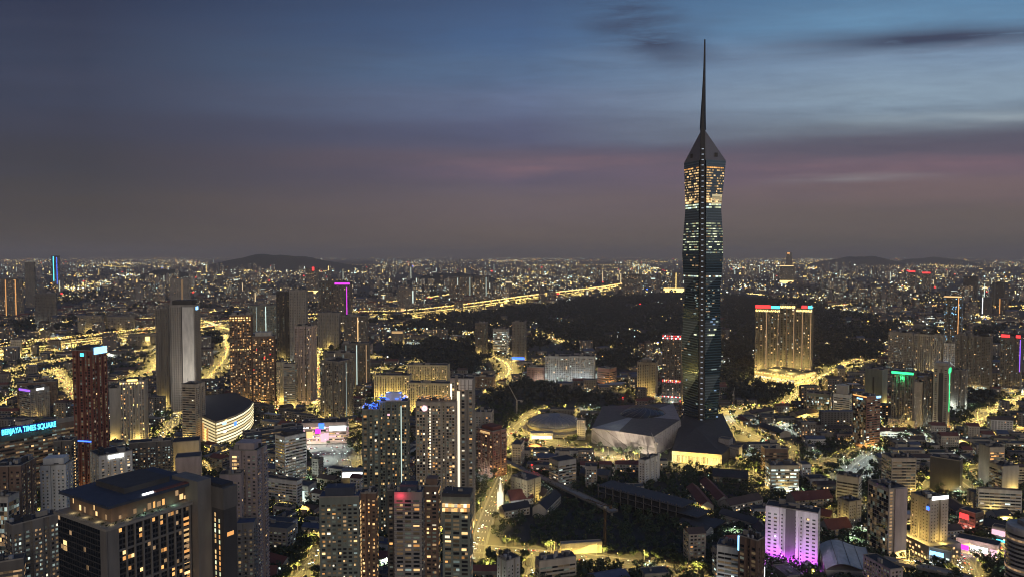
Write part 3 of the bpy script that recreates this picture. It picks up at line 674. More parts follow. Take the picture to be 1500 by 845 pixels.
T('office_tower','pale grey twin-slab skyscraper, its taller main slab','skyscraper', 288, 605, 447, 37, 8, 16, 'grey','slab', lit=.004, roof='roofdark', stepped=False, extras=[('panel','L',.52,.97,.0,.985,'white',3.0),('panel','L',.44,.51,.02,.99,'charcoal',.2),('panel','L',.0,.05,.02,1.0,'charcoal',.2),('flood','L',70,60,60000,(1,.93,.82),(.75,)),('crown',.8,9,'charcoal'),('sign','R',.2,.6,.955,.985,'lit_skyblue')], anchor='the pale grey twin-slab skyscraper')  # unseen bulb hung in mid-air out front brightens the pale slab
T('office_tower','narrower darker slab standing against the pale grey skyscraper','skyscraper', 249, 592, 452, 19, 4, 16, 'midgrey','slab', lit=.01)
T('office_tower','small tan banded tower at the foot of the pale grey skyscraper','office', 288, 650, 563, 20, 14, 35, 'beige','office', lit=.01, right='balc', anchor='the small tan banded tower')
T('apartment_tower','tall brown residential tower dotted amber with a lit crown','tower', 370, 592, 461, 32, 2, 5, 'brown','grid', lit=.22, pal=(('amber',5),('warm',3),('dimwarm',3),('red',.15)), solo=90, extras=[('dots','L',.97,8,('lit_gold','lit_warm'),2.6),('dots','L',.945,8,('lit_amber','lit_gold'),2.2),('dots','L',.62,9,('lit_warm','lit_gold'),1.8),('podium',8,9,'brown','lit_warm')], anchor='the tall brown amber-dotted tower')
T('apartment_tower','shorter brown residential tower dotted amber beside its taller twin','tower', 403, 592, 492, 32, 2, 5, 'brown','grid', lit=.24, pal=(('amber',5),('warm',3),('dimwarm',3),('red',.2)), solo=90, extras=[('crown',.75,8,'pale'),('podium',8,9,'brown','lit_warm')])
T('apartment_tower','slender pink-grey tower with a dark vertical slot','tower', 455, 592, 478, 22, 10, 25, 'pink','fins', lit=.07, extras=[('panel','L',.72,.8,.02,1.0,'charcoal',.3),('dashes','R',.4,'lit_amber',1.6),('podium',6,8,'pink','lit_warm')], anchor='the slender pink-grey tower', solo=20)
T('apartment_tower','grey gridded tower with pale vertical ribs','tower', 497, 616, 530, 27, 21, 38, 'midgrey','grid', lit=.03, extras=[('strip','R',.5,'lit_dimcool',1.0)], anchor='the grey gridded tower', solo=10)
T('office_tower','near-black slab tower left of a paler twin','tower', 426, 525, 427, 20, 2, 6, 'charcoal','slab', lit=.01, roof='roofgrey')
T('office_tower','pale-edged grey slab tower right of the near-black one','tower', 449, 528, 425, 24, 3, 8, 'grey','slab', lit=.01, roof='roofgrey', anchor='the grey slab tower pair')
T('apartment_tower','grey apartment tower with a mint-green light strip','tower', 405, 495, 447, 40, 2, 5, 'greengrey','flats', lit=.2, extras=[('strip','L',.62,'lit_cool',2.2),('strip','L',.28,'lit_dimcool',2.0),('podium',10,8,'pale','lit_cool')])
T('office_tower','grey vertically ribbed slab without lit windows','tower', 497, 510, 458, 31, 2, 5, 'grey','slab', lit=0)
T('apartment_tower','dark tower with magenta light band and magenta vertical line','tower', 513, 490, 413, 22, 4, 12, 'dusk','resi', lit=.1, extras=[('sign','L',.0,1,.95,.985,'lit_magenta'),('strip','L',.80,'lit_magenta',2.6,.02,.9)], anchor='the magenta-banded tower')
T('apartment_tower','dark speckled tower left of the magenta-banded one','tower', 492, 482, 412, 24, 2, 6, 'dusk','flats', lit=.16)
T('apartment_tower','dark tower with one cream-lit column beside the grey ribbed slab','tower', 537, 512, 463, 33, 3, 6, 'dusk','resi', lit=.12, extras=[('strip','L',.62,'lit_warm',3.4),('podium',9,8,'cream','lit_gold')])
T('apartment_tower','dim tower with white vertical light strips behind the gridded tower','tower', 541, 565, 503, 40, 2, 5, 'dusk','flats', lit=.1, extras=[('strip','L',.55,'lit_cool',1.8),('strip','L',.9,'lit_dimwarm',2),('strip','L',.16,'lit_dimcool',1.6)])
T('apartment_tower','lower dim tower with pale vertical bars','tower', 520, 572, 517, 42, 2, 5, 'midgrey','flats', lit=.06, extras=[('strip','L',.3,'lit_white',1.4,.4,.98),('strip','L',.6,'lit_dimcool',1.4,.4,.98)])
T('office_block','small grey office with two lit floors right of the brown towers','office', 433, 598, 533, 17, 3, 12, 'grey','office', lit=.12)
T('apartment_block','gold-lit narrow flats glowing between brown and grey towers','apartment block', 420, 592, 530, 14, 2, 8, 'cream','flats', lit=.4, pal=(('warm',3),('dimwarm',4)), extras=[('flood','L',10,8,12000,SODIUM,(.5,))])
T('office_block','navy blue office slab with bright floor lines','office', 361, 684, 634, 5, 84, 74, 'slate','office', glass='glassblue', lit=.3, pal=(('dimcool',6),('dimwarm',3),('cool',1)), depth=30, roof='roofdark', anchor='the navy blue office slab', solo=40)
T('office_block','white tiered office with open stepped top','office', 418, 712, 640, 14, 32, 58, 'white','office', lit=.16, fh=4.2, roof='roofgrey', extras=[('crown',.6,5,'charcoal'),('flood','R',8,14,14000,WHITEL,(.4,.9))], anchor='the white tiered office', solo=30)
T('apartment_tower','pink-beige apartment tower with lit stair column and many square windows','apartment tower', 380, 880, 660, 40, 15, 24, 'pink','hotel', lit=.05, bw=3.8, fh=3.2, ww=.5, right='balc', solo=60, extras=[('crown',.7,6,'pink'),('dashes','L',.18,'lit_warm',4.0,.35,.97)], anchor='the pink-beige apartment tower')
T('apartment_tower','lower pinkish wing with even rows of small windows beside the dark hotel','apartment tower', 357, 890, 694, 32, 4, 10, 'pink','hotel', lit=.03, fh=3.2, roof='roofgrey', solo=10)
T('apartment_block','teal-roofed slim block with banded balconies in front of the pink-beige tower','apartment block', 374, 900, 766, 26, 5, 12, 'grey','balc', lit=.03, roof='roofblue', clutter=False, solo=8)
# --- centre bottom
T('apartment_tower','grey-green residential tower with solar-panelled roof','apartment tower', 528, 940, 727, 58, 4, 8, 'greengrey','resi', stepped=False, lit=.22, bw=4.2, fh=3.2, ww=.62, solo=70, roof='roofblue', extras=[('crown',.72,7,'slate'),('dashes','R',.5,'lit_warm',2.6)], anchor='the grey-green tower with solar roof')
T('apartment_tower','narrow brown-grey tower with big amber windows between two wider ones','apartment tower', 553, 930, 722, 23, 3, 8, 'brown','resi', lit=.34, bw=5, ww=.7, fh=3.2, pal=(('warm',4),('amber',2),('dimwarm',2)), solo=50)
T('apartment_tower','slim grey tower with warm windows left of the pale balcony tower','apartment tower', 579, 930, 718, 10, 2, 8, 'dusk','resi', lit=.3, bw=5, ww=.7, fh=3.2, solo=30)
T('apartment_tower','pale balcony tower with a red-lit rooftop room','apartment tower', 619, 950, 722, 40, 4, 8, 'grey','balc', lit=.2, fh=3.2, stepped=False, bw=6, ww=.72, solo=50, roof='roofblue', extras=[('crown',.6,6,'slate'),('flood','L',122,3,700,(1,.05,.12),(.15,.3))], anchor='the pale balcony tower')
T('apartment_tower','brownish tower wing with scattered amber windows right of the pale balconies','apartment tower', 643, 940, 712, 20, 3, 8, 'brown','resi', lit=.26, fh=3.2, bw=5, ww=.66, solo=40, extras=[('crown',.8,6,'brown')])
T('apartment_tower','dark slate tower with glowing top-floor windows and a flat black canopy','apartment tower', 689, 940, 728, 40, 4, 8, 'greengrey','resi', stepped=False, lit=.24, fh=3.3, bw=6.2, ww=.72, solo=60, wh=.6, extras=[('dots','L',.945,9,('lit_warm','lit_white','lit_amber'),2.4),('dots','L',.915,9,('lit_warm','lit_amber','lit_dimwarm'),2.4),('crown',1.04,3,'charcoal')], anchor='the dark slate tower with glowing top floor')
T('apartment_tower','tower with electric-blue rooftop lights, its main block','apartment tower', 598, 785, 588, 41, 3, 8, 'greengrey','grid', lit=.13, fh=3.3, bw=3.4, solo=80, pal=(('warm',5),('amber',2),('white',1),('pinklight',.4)), extras=[('crown',.55,9,'white'),('roofglow','lit_blue',(.1,.2,1),9000),('strip','L',.78,'lit_cool',1.0)], anchor='the blue-topped tower')
T('apartment_tower','lower left wing of the tower with electric-blue rooftop lights','apartment tower', 557, 788, 600, 25, 2, 6, 'greengrey','grid', lit=.2, fh=3.3, solo=40, extras=[('roofglow','lit_blue',(.1,.2,1),7000)])
T('apartment_tower','broad gridded apartment tower with a round white rooftop emblem','apartment tower', 668, 780, 589, 58, 3, 6, 'beige','grid', lit=.15, fh=3.3, bw=3.4, solo=90, pal=(('warm',5),('amber',3),('white',2),('dimwarm',3)), extras=[('disc','L',.22,.955,3.4,'lit_paper','lit_pinklight'),('roofglow','lit_amber',(1,.6,.25),2500),('dashes','L',.36,'lit_white',1.6,.5,.95)], anchor='the broad gridded tower')
T('apartment_tower','tall slim gridded tower with a dazzling white stair strip','apartment tower', 694, 772, 555, 34, 2, 6, 'grey','grid', lit=.13, fh=3.3, bw=3.4, solo=70, extras=[('strip','L',.36,'lit_white',3.0,.02,.92),('strip','L',.05,'lit_white',2,.7,.97),('panel','L',.36,.98,.93,1.0,'white',.4)], anchor='the slim tower with white stair strip')
T('apartment_block','pinkish brick-banded apartment house with stepped red-lit roof','apartment block', 722, 700, 632, 22, 20, 48, 'brick','balc', lit=.14, extras=[('crown',.7,5,'roofred'),('sign','L',.2,.8,.93,.97,'lit_warm')], anchor='the brick-banded apartment house', solo=30)
T('apartment_block','plain grey block behind the brick-banded apartment house','apartment block', 720, 690, 604, 24, 3, 8, 'grey','resi', lit=.04)
for (px, yb, yt, w, lab) in ((600,588,550,52,'yellow-lit old flats slab, leftmost of the three by the S-bend'), (655,578,535,58,'yellow-lit old flats slab with tallest ribs, beside the S-bend'), (672,606,562,74,'front yellow-lit old flats slab below the other two')):
    T('flats_block', lab, 'flats', px, yb, yt, w, 4, 12, 'cream','fins', ww=.5, lit=.2, bw=4, pal=(('dimwarm',6),('warm',2)), group='yellow old flats', extras=[('flood','L',8,12,26000,SODIUM,(.15,.4,.65,.9))], anchor='the yellow old flats')
T('flats_block','low brownish flats right of the yellow flats','flats', 722, 572, 552, 60, 4, 10, 'brown','flats', lit=.2)
# --- centre
T('hotel','pale hotel with a deep square window grid','hotel', 960, 580, 531, 27, 3, 10, 'beige','grid', lit=.01, ww=.6, extras=[('crown',.5,7,'beige'),('flood','L',6,12,30000,SODIUM,(.2,.8))], anchor='the grid-faced hotel')
T('apartment_tower','dark tower ringed with red and white lamps at three levels','tower', 997, 595, 491, 28, 3, 8, 'dusk','resi', lit=.12, extras=[('dots','L',.985,9,('lit_red','lit_paper','lit_red'),2.2),('dots','L',.955,9,('lit_paper','lit_red'),2.2),('dots','L',.36,10,('lit_red','lit_paper','lit_flame'),1.8),('dots','L',.34,10,('lit_red','lit_pinklight'),1.6),('dots','L',.13,10,('lit_red','lit_paper'),1.8)], anchor='the tower ringed with red lamps')
for px, lab in ((834,'left of two pale apartment slabs south of the central wood'), (870,'right of two pale apartment slabs south of the central wood')):
    T('apartment_block', lab, 'apartment block', px, 560, 522, 36, 2, 5, 'pale','flats', lit=.35, group='pale apartment slabs', anchor='the pale apartment slabs', extras=[('flood','L',4,14,22000,COOLL,(.3,.7))])
T('office_block','red-brown low block left of the pale apartment slabs','office', 796, 560, 538, 24, 2, 6, 'brick','flats', lit=.06)
T('office_block','red-brown block with blank end wall right of the pale slabs','office', 893, 563, 540, 18, 10, 30, 'brick','office', lit=.04)
T('office_tower','dim grey tower left of the central wood with blue sign at its foot','office', 768, 530, 472, 18, 3, 10, 'midgrey','flats', lit=.1, extras=[('sign','L',0,1,.06,.12,'lit_blue')])
T('office_block','white-lit glass office left of the golden S-bend','office', 742, 520, 482, 20, 4, 12, 'pale','office', lit=.5)
T('office_tower','slim dark tower at the left rim of the central wood','office', 712, 520, 473, 16, 3, 10, 'dusk','flats', lit=.08)
T('apartment_block','cream-topped block alone in the dark parkland','apartment block', 590, 506, 485, 16, 3, 10, 'midgrey','flats', lit=.1, extras=[('sign','L',0,1,.85,1,'lit_warm')])
# --- right of the spire tower
for (px, w, yt, lab, ex) in ((1141,36,452,'left wing of the gold-crowned twin condominium',[('sign','L',0,.62,1.0,1.05,'lit_red'),('sign','L',.64,.98,1.0,1.04,'lit_cyan')]), (1163,22,446,'middle wing of the gold-crowned twin condominium',[]), (1188,26,452,'right wing of the gold-crowned twin condominium',[('sign','L',.4,.72,1.0,1.045,'lit_red'),('sign','L',.76,1,1.0,1.04,'lit_cyan')])):
    T('condominium', lab, 'condominium', px, 549, yt, w, 2, 5, 'dusk','fins', lit=.12, bw=3.4, depth=30, solo=60, pal=(('warm',4),('dimwarm',5),('white',1),('dimcool',3)), extras=[('dots','L',.975,13,('lit_gold','lit_warm'),2.3),('dots','L',.955,15,('lit_gold','lit_gold','lit_white'),2.0),('sign','L',0,1,.962,.967,'lit_gold'),('dots','L',.06,12,('lit_gold',),2.4),('strip','L',.46,'lit_dimwarm',2.4,.03,.95),('strip','L',.93,'lit_dimwarm',1.6,.03,.95),('flood','L',16,16,70000,SODIUM,(.2,.8))]+ex, anchor='the gold-crowned condominium')
T('podium_block','gold-lit podium with ramp decks under the twin condominium','car park', 1163, 566, 550, 58, 32, 30, 'cream','office', lit=.75, ww=.9, fh=5, pal=(('gold',4),('warm',3),('white',1)), clutter=False, extras=[('flood','R',10,14,60000,SODIUM,(.2,.5,.8)),('flood','L',10,14,160000,SODIUM,(.2,.5,.8)),('dots','L',.9,24,('lit_gold','lit_warm'),2.2),('dots','R',.9,16,('lit_gold','lit_warm'),2.2),('roofglow','lit_gold',SODIUM,90000),('dots','L',.45,26,('lit_gold','lit_white'),2.0)])
T('office_tower','small white banded tower with blank upper block right of the wood','office', 1244, 616, 578, 24, 3, 10, 'white','office', lit=.04, extras=[('crown',.7,16,'pale')], anchor='the small white banded tower')
T('office_tower','green-grey blank tower with a dark central slot','office', 1291, 598, 542, 25, 8, 22, 'greengrey','blank', extras=[('panel','L',.45,.55,.1,.8,'charcoal',.3)], anchor='the green-grey slotted tower')
T('hotel','reddish hotel tower with glass side and lit sloping roof edge','hotel', 1268, 656, 581, 20, 20, 42, 'brick','office', lit=.08, left='glassy', extras=[('sign','L',0,1,.985,1.01,'lit_amber'),('sign','L',.3,.7,.93,.955,'lit_skyblue'),('sign','R',.7,1,.96,1.0,'lit_skyblue'),('flood','R',5,7,9000,SODIUM,(.4,))], anchor='the reddish hotel tower', solo=20)
T('office_tower','tapered glass tower with an emerald-green lit top','office', 1336, 626, 546, 32, 3, 8, 'midgrey','fins', lit=.05, extras=[('sign','L',.0,1,.965,1.005,'lit_green'),('flood','L',88,4,9000,(.05,1,.3),(.5,)),('flood','L',14,8,14000,SODIUM,(.8,)),('podium',5,14,'concrete','lit_dimwarm')], anchor='the green-topped tower')
T('apartment_block','blank tan slab right of the green-topped tower','apartment block', 1350, 626, 560, 13, 2, 8, 'beige','blank')
T('apartment_tower','grey ribbed tower rising behind the blank tan slab','apartment tower', 1364, 628, 552, 13, 2, 8, 'midgrey','fins', lit=.1)
T('office_tower','tall pale framed tower with curved cap and a green light line','office', 1387, 632, 537, 22, 3, 8, 'beige','resi', lit=.05, bw=6, extras=[('panel','L',.38,.66,.05,.9,'charcoal',.3),('strip','R',.5,'lit_green',1.6,.3,.9),('sign','R',0,1,.9,.97,'lit_green'),('crown',.9,6,'beige')], anchor='the pale framed tower with green line')
T('office_block','perforated grey block behind the pale framed tower','office', 1413, 600, 543, 26, 3, 8, 'midgrey','hotel', lit=.12)
T('apartment_tower','wide grey flats tower at the right edge of the wood','apartment tower', 1335, 545, 488, 35, 2, 6, 'grey','flats', lit=.2, extras=[('podium',6,14,'greengrey','lit_dimcool')], anchor='the wide grey flats tower')
T('apartment_tower','pale multi-ribbed flats tower right of the wide grey one','apartment tower', 1380, 548, 491, 43, 2, 6, 'pale','fins', lit=.1, ww=.5)
T('apartment_block','white floodlit block between two flats towers','apartment block', 1398, 550, 503, 17, 2, 8, 'white','flats', lit=.2, extras=[('flood','L',8,12,26000,COOLL,(.5,))])
T('apartment_tower','broad dim tower with white-lit scaffolded base','apartment tower', 1449, 575, 494, 52, 3, 8, 'midgrey','flats', lit=.1, extras=[('podium',4,16,'concrete','lit_cool')], anchor='the broad tower with white scaffolded base')
T('apartment_tower','dark tower with blue-white speckled windows and gold edge','apartment tower', 1407, 510, 434, 26, 2, 6, 'dusk','flats', lit=.3, pal=(('dimcool',4),('skyblue',1),('warm',1)), extras=[('strip','L',.82,'lit_amber',1.6),('sign','L',0,1,.975,1,'lit_warm'),('podium',6,16,'cream','lit_gold')], anchor='the blue-speckled tower')
T('apartment_tower','tower with two red rooftop lamps and a violet edge','apartment tower', 1493, 577, 495, 30, 3, 8, 'midgrey','flats', lit=.14, extras=[('sign','L',.02,.45,1,1.05,'lit_red'),('sign','L',.75,.98,1,1.05,'lit_red'),('strip','L',.97,'lit_violet',1.4,.4,.97),('podium',5,12,'concrete','lit_dimcool')], anchor='the red-lamped tower')
# --- lower right
T('apartment_block','white block washed violet by floodlights, grid of dark windows','apartment block', 1197, 832, 752, 77, 3, 6, 'white','hotel', lit=.05, bw=5, ww=.5, wh=.42, fh=3.8, solo=30, extras=[('panel','L',.39,.58,.0,1.0,'dusk',.5),('flood','L',3,6,17000,(.6,.06,1),(.1,.3,.55,.75,.92)),('flood','L',20,14,4200,(.72,.5,1),(.15,.5,.85)),('flood','L',48,16,2600,(.95,.92,1),(.2,.8))], anchor='the violet-washed white block')
T('hotel','tall slab hotel with dark glass side and blank beige end','hotel', 1300, 818, 716, 31, 26, 48, 'beige','blank', left='glassy', lit=.01, extras=[('dashes','R',.12,'lit_dimwarm',3),('panel','R',.3,.97,.0,1.0,'pink',1.5)], anchor='the slab hotel with blank beige end')
T('hotel','beige hotel with dotted windows and glowing blue-white sign on its roof edge','hotel', 1360, 815, 732, 28, 27, 46, 'beige','hotel', lit=.03, bw=3.6, ww=.3, wh=.34, solo=24, extras=[('sign','R',.1,.95,1.0,1.06,'lit_paper'),('sign','L',.86,.98,.82,.88,'lit_blue'),('podium',12,15,'concrete','lit_warm'),('flood','L',18,7,9000,SODIUM,(.15,.4,.65,.9)),('flood','R',18,6,4000,SODIUM,(.5,))], anchor='the beige hotel with the blue-white sign')
T('office_block','beige office with dark banded floors behind the slab hotels','office', 1305, 728, 671, 15, 36, 62, 'beige','office', lit=.02, extras=[('flood','R',8,8,7000,SODIUM,(.95,))], anchor='the beige banded office')
T('office_block','pale office with vertical slits left of the beige banded office','office', 1257, 745, 700, 33, 4, 10, 'pale','office', lit=.02)
T('office_block','small dark-roofed tower block above the red-roofed chapel','office', 1243, 775, 735, 17, 18, 44, 'pale','hotel', lit=.05)
T('office_block','office with blank tan wall and yellow lit floors near the right edge','office', 1448, 712, 655, 16, 22, 52, 'beige','office', left='blank', lit=.3, pal=(('amber',3),('dimwarm',3)), anchor='the tan blank-walled office')
T('office_block','pale slotted office in front of the tan blank-walled one','office', 1467, 728, 683, 20, 24, 46, 'pale','blank', left='office', lit=.02)
T('office_block','low white banded office at the right edge','office', 1432, 752, 715, 3, 64, 68, 'white','office', lit=.08, clutter=False)
T('office_block','dark office block with black panel front right of the red signs','office', 1405, 725, 675, 44, 4, 10, 'charcoal','blank')
T('shop_block','white low shop block with green-lit yard near the right edge','shop', 1425, 748, 722, 10, 40, 62, 'pale','hotel', lit=.02, extras=[('flood','R',6,9,9000,WHITEL,(.3,.8))])
T('office_block','brownish concrete office with deep square window grid and neon blue edge','office', 1108, 900, 792, 28, 10, 28, 'brown','grid', lit=.03, fh=3.6, solo=10, extras=[('strip','L',.02,'lit_skyblue',1.4,.8,1.0),('strip','R',.98,'lit_paper',.9,.0,.6)], anchor='the brown window-grid office')
T('office_block','white stepped block with big dark sloping roof','office', 1082, 880, 803, 33, 4, 8, 'white','office', lit=.02, roof='slate', extras=[('flood','L',8,10,5000,COOLL,(.5,))])
T('car_park','multi-storey car park with bright white open decks','car park', 1128, 720, 682, 8, 42, 70, 'pale','office', lit=.7, fh=4.5, ww=.94, pal=(('cool',4),('white',1),('dimcool',2)), roof='roofgrey', anchor='the white-decked car park', solo=20)
T('office_block','brown office block left of the white-decked car park','office', 1120, 690, 657, 6, 34, 70, 'brown','office', lit=.02, roof='roofdark')
T('office_block','dim glass office north of the boulevard','office', 1215, 610, 578, 34, 3, 8, 'greengrey','glassy', lit=.3, anchor='the dim glass office')
T('school_block','long three-storey white school block with open lit corridors','school', 818, 716, 676, 14, 26, 55, 'pale','office', lit=.2, clutter=False, anchor='the white school blocks')
T('school_block','white office block with square windows and a blank fin wall','office', 945, 712, 674, 10, 20, 30, 'white','hotel', lit=.02, extras=[('panel','R',.9,1.0,.0,1.1,'white',1.0)], left='hotel')
T('apartment_block','beige four-storey walk-up block by the dark rail line','apartment block', 772, 738, 704, 24, 20, 45, 'cream','hotel', lit=.02, roof='roofgrey')
T('office_block','low white block with lit courtyard at the bottom centre','office', 742, 880, 822, 14, 20, 50, 'pale','hotel', lit=.05, roof='roofdark', extras=[('flood','L',8,9,5000,WHITEL,(.3,))])
T('office_block','flat grey-roofed school block with barred windows at the bottom centre','school', 790, 860, 822, 6, 54, 70, 'beige','office', lit=.04, roof='roofgrey')
T('billboard','long blank cream hoarding board above the pit-side shops','billboard', 822, 812, 797, 2, 60, 78, 'cream','blank', depth=2, clutter=False, roof='concrete', extras=[('flood','R',4,8,2600,SODIUM,(.15,.5,.85))])
T('shop_block','pink and white neon-fronted shop row in the lower right corner','shop', 1462, 820, 800, 62, 3, 6, 'beige','office', lit=.5, fh=4.5, clutter=False, extras=[('sign','L',.02,.3,.25,.6,'lit_magenta'),('sign','L',.34,.75,.3,.7,'lit_paper'),('sign','L',.8,.98,.2,.7,'lit_pinklight'),('flood','L',5,8,9000,(1,.7,.8),(.2,.5,.8))])
T('shop_block','shop row with a red-lit front between brown roofs','shop', 1428, 782, 752, 24, 12, 30, 'brown','office', lit=.2, clutter=False, extras=[('sign','L',.05,.6,.6,.85,'lit_red'),('flood','L',6,7,6000,(1,.25,.2),(.3,.7))])
T('shop_block','dark shop block under a bright blue-white sign by the hotel podium','shop', 1392, 828, 808, 34, 3, 8, 'dusk','office', lit=.3, clutter=False, extras=[('sign','L',.1,.7,.5,.8,'lit_skyblue'),('flood','L',4,7,5000,COOLL,(.4,))])
T('shop_block','pinkish lit shop block with cyan edge beside the round tower','shop', 1478, 800, 776, 26, 4, 12, 'white','office', lit=.3, clutter=False, extras=[('sign','L',.0,.9,.55,.85,'lit_pinklight'),('sign','L',.0,1,.2,.3,'lit_cyan')])
T('billboard','bright white roof panel left of the solar-roofed tower','billboard', 532, 716, 690, 32, 2, 6, 'dusk','blank', depth=3, clutter=False, roof='concrete', extras=[('sign','L',.05,.97,.70,.97,'lit_paper')])
T('shop_block','low block with mint-lit glass hall below the tiered office','shop', 452, 735, 712, 38, 12, 30, 'pale','office', lit=.3, clutter=False, roof='roofgrey', extras=[('sign','L',.1,.85,.2,.7,'lit_cool'),('flood','L',4,7,8000,WHITEL,(.3,.7))])
# --- far landmarks
for (px, yb, yt, w, wall, lab, ex, lit) in (
  (34,463,408,36,'dusk','dark far tower with three amber vertical lines at the left edge',[('strip','L',.32,'lit_amber',4),('strip','L',.72,'lit_amber',4)],.3),
  (83,478,430,31,'dusk','bulky unlit far tower right of the amber-lined one',[],.01), (52,450,384,14,'midgrey','thin grey unlit far tower at the left',[],.02),
  (87,418,375,11,'charcoal','slim far tower lit with electric-blue squares',[('strip','L',.3,'lit_cyan',8,.05,.98),('dashes','L',.75,'lit_blue',8)],.2), (278,452,408,28,'grey','pale far slab tower pair behind the pale grey skyscraper',[('strip','L',.62,'lit_dimwarm',8)],.06),
  (150,486,462,36,'midgrey','left of two long grey far slabs beyond the motorway',[],.12), (196,486,463,38,'midgrey','right of two long grey far slabs beyond the motorway',[],.12), (31,524,497,15,'pale','blank pale box tower beside the motorway at far left',[],0),
  (230,505,489,42,'midgrey','low grey block with a yellow panel by the motorway',[('sign','L',.6,.75,.4,.8,'lit_gold')],.1), (466,430,393,17,'dusk','far tower with gold-lit crown and base',[('sign','L',0,1,.0,.12,'lit_gold'),('sign','L',.5,.7,.9,1.05,'lit_red')],.3),
  (602,456,423,20,'midgrey','lone far tower with a white-lit foot beside the motorway',[('sign','L',0,1,.0,.14,'lit_warm')],.3), (672,440,406,14,'dusk','far estate tower, leftmost of three with mint edges',[('strip','L',.9,'lit_cool',4)],.4),
  (690,440,405,16,'dusk','far estate tower, middle of three with mint edges',[('strip','L',.9,'lit_cool',4)],.4), (713,441,405,18,'dusk','far estate tower, rightmost of three with mint edges',[('strip','L',.95,'lit_cool',4)],.4),
  (938,433,402,27,'dusk','broad speckled far tower left of the spire tower',[('sign','L',0,1,.0,.06,'lit_warm')],.35), (996,428,399,12,'midgrey','thin far tower with gold line and gold foot beside the spire tower',[('strip','L',.5,'lit_gold',5),('sign','L',-1,1.5,.0,.2,'lit_gold')],.1),
  (1162,415,389,20,'dusk','far tower with warm white roof edge right of the spire tower',[('sign','L',0,1,.96,1,'lit_warm'),('sign','L',0,1,0,.16,'lit_gold')],.3), (1158,400,370,7,'dusk','highest far tower on the skyline with flame-coloured top',[('sign','L',.2,.8,.93,1,'lit_amber')],.2),
  (1340,425,398,10,'dusk','far tower under a red beacon near the right',[('sign','L',0,1,.97,1.05,'lit_red')],.3), (1362,428,400,12,'dusk','wider far tower under a red beacon near the right',[('sign','L',0,1,.97,1.05,'lit_red')],.3),
  (1430,440,405,20,'charcoal','unfinished black tower near the right edge',[],.02), (1470,450,414,18,'charcoal','unfinished black tower under cranes at the right edge',[('strip','L',-.6,'lit_cool',2,.1,.95)],.02), (1450,462,436,12,'dusk','far tower with cold white edge at right',[('strip','L',.05,'lit_paper',3)],.1), (1475,462,437,14,'dusk','far tower with amber edge at right',[('strip','L',.2,'lit_amber',4)],.15)):
    T('far_tower' if 'slab' not in lab else 'far_slab', lab, 'tower', px, yb, yt, w, 2, 6, wall, 'flats', lit=lit, ledge=0, extras=ex, clutter=False, roof='roofgrey', pal=(('dimwarm',7),('dimcool',5),('warm',2),('white',1)))

# ================================================================== landmarks with a shape of their own
emit_mat('lit_mall', (1,.86,.50), 1.35); emit_mat('lit_malldim', (1,.80,.40), .7); emit_mat('lit_goldwall', (1,.72,.26), 1.0, False, True); emit_mat('lit_dot', (.75,.85,1), .32); emit_mat('lit_solar', (.8,.86,1), .3)
def tower_glass(name, col, sp_, rough):
    m, t, b = principled(name); n = t.nodes; L = t.links; tc_ = n.new('ShaderNodeTexCoord'); s_ = n.new('ShaderNodeSeparateXYZ'); L.new(tc_.outputs['Object'], s_.inputs[0])
    f = n.new('ShaderNodeMath'); f.operation = 'MULTIPLY'; f.inputs[1].default_value = 1/4.4; L.new(s_.outputs[2], f.inputs[0])
    g = n.new('ShaderNodeMath'); g.operation = 'FRACT'; L.new(f.outputs[0], g.inputs[0])
    h = n.new('ShaderNodeMath'); h.operation = 'LESS_THAN'; h.inputs[1].default_value = .3; L.new(g.outputs[0], h.inputs[0])
    x = n.new('ShaderNodeMix'); x.data_type = 'RGBA'; x.inputs[6].default_value = (*col, 1); x.inputs[7].default_value = (*sp_, 1); L.new(h.outputs[0], x.inputs[0]); L.new(x.outputs[2], b.inputs['Base Color'])
    r = n.new('ShaderNodeMath'); r.operation = 'MULTIPLY_ADD'; r.inputs[1].default_value = .3; r.inputs[2].default_value = rough; L.new(h.outputs[0], r.inputs[0]); L.new(r.outputs[0], b.inputs['Roughness'])
    b.inputs['IOR'].default_value = 2.1; b.inputs['Specular Tint'].default_value = (.62,.86,1,1); MATS[name] = m
tower_glass('towerglass', (.010,.026,.038), (.026,.042,.052), .06); tower_glass('towerglass_sheen', (.060,.080,.095), (.08,.095,.105), .2)  # second glass is a lighter copy: reflected sky put into the facet colour
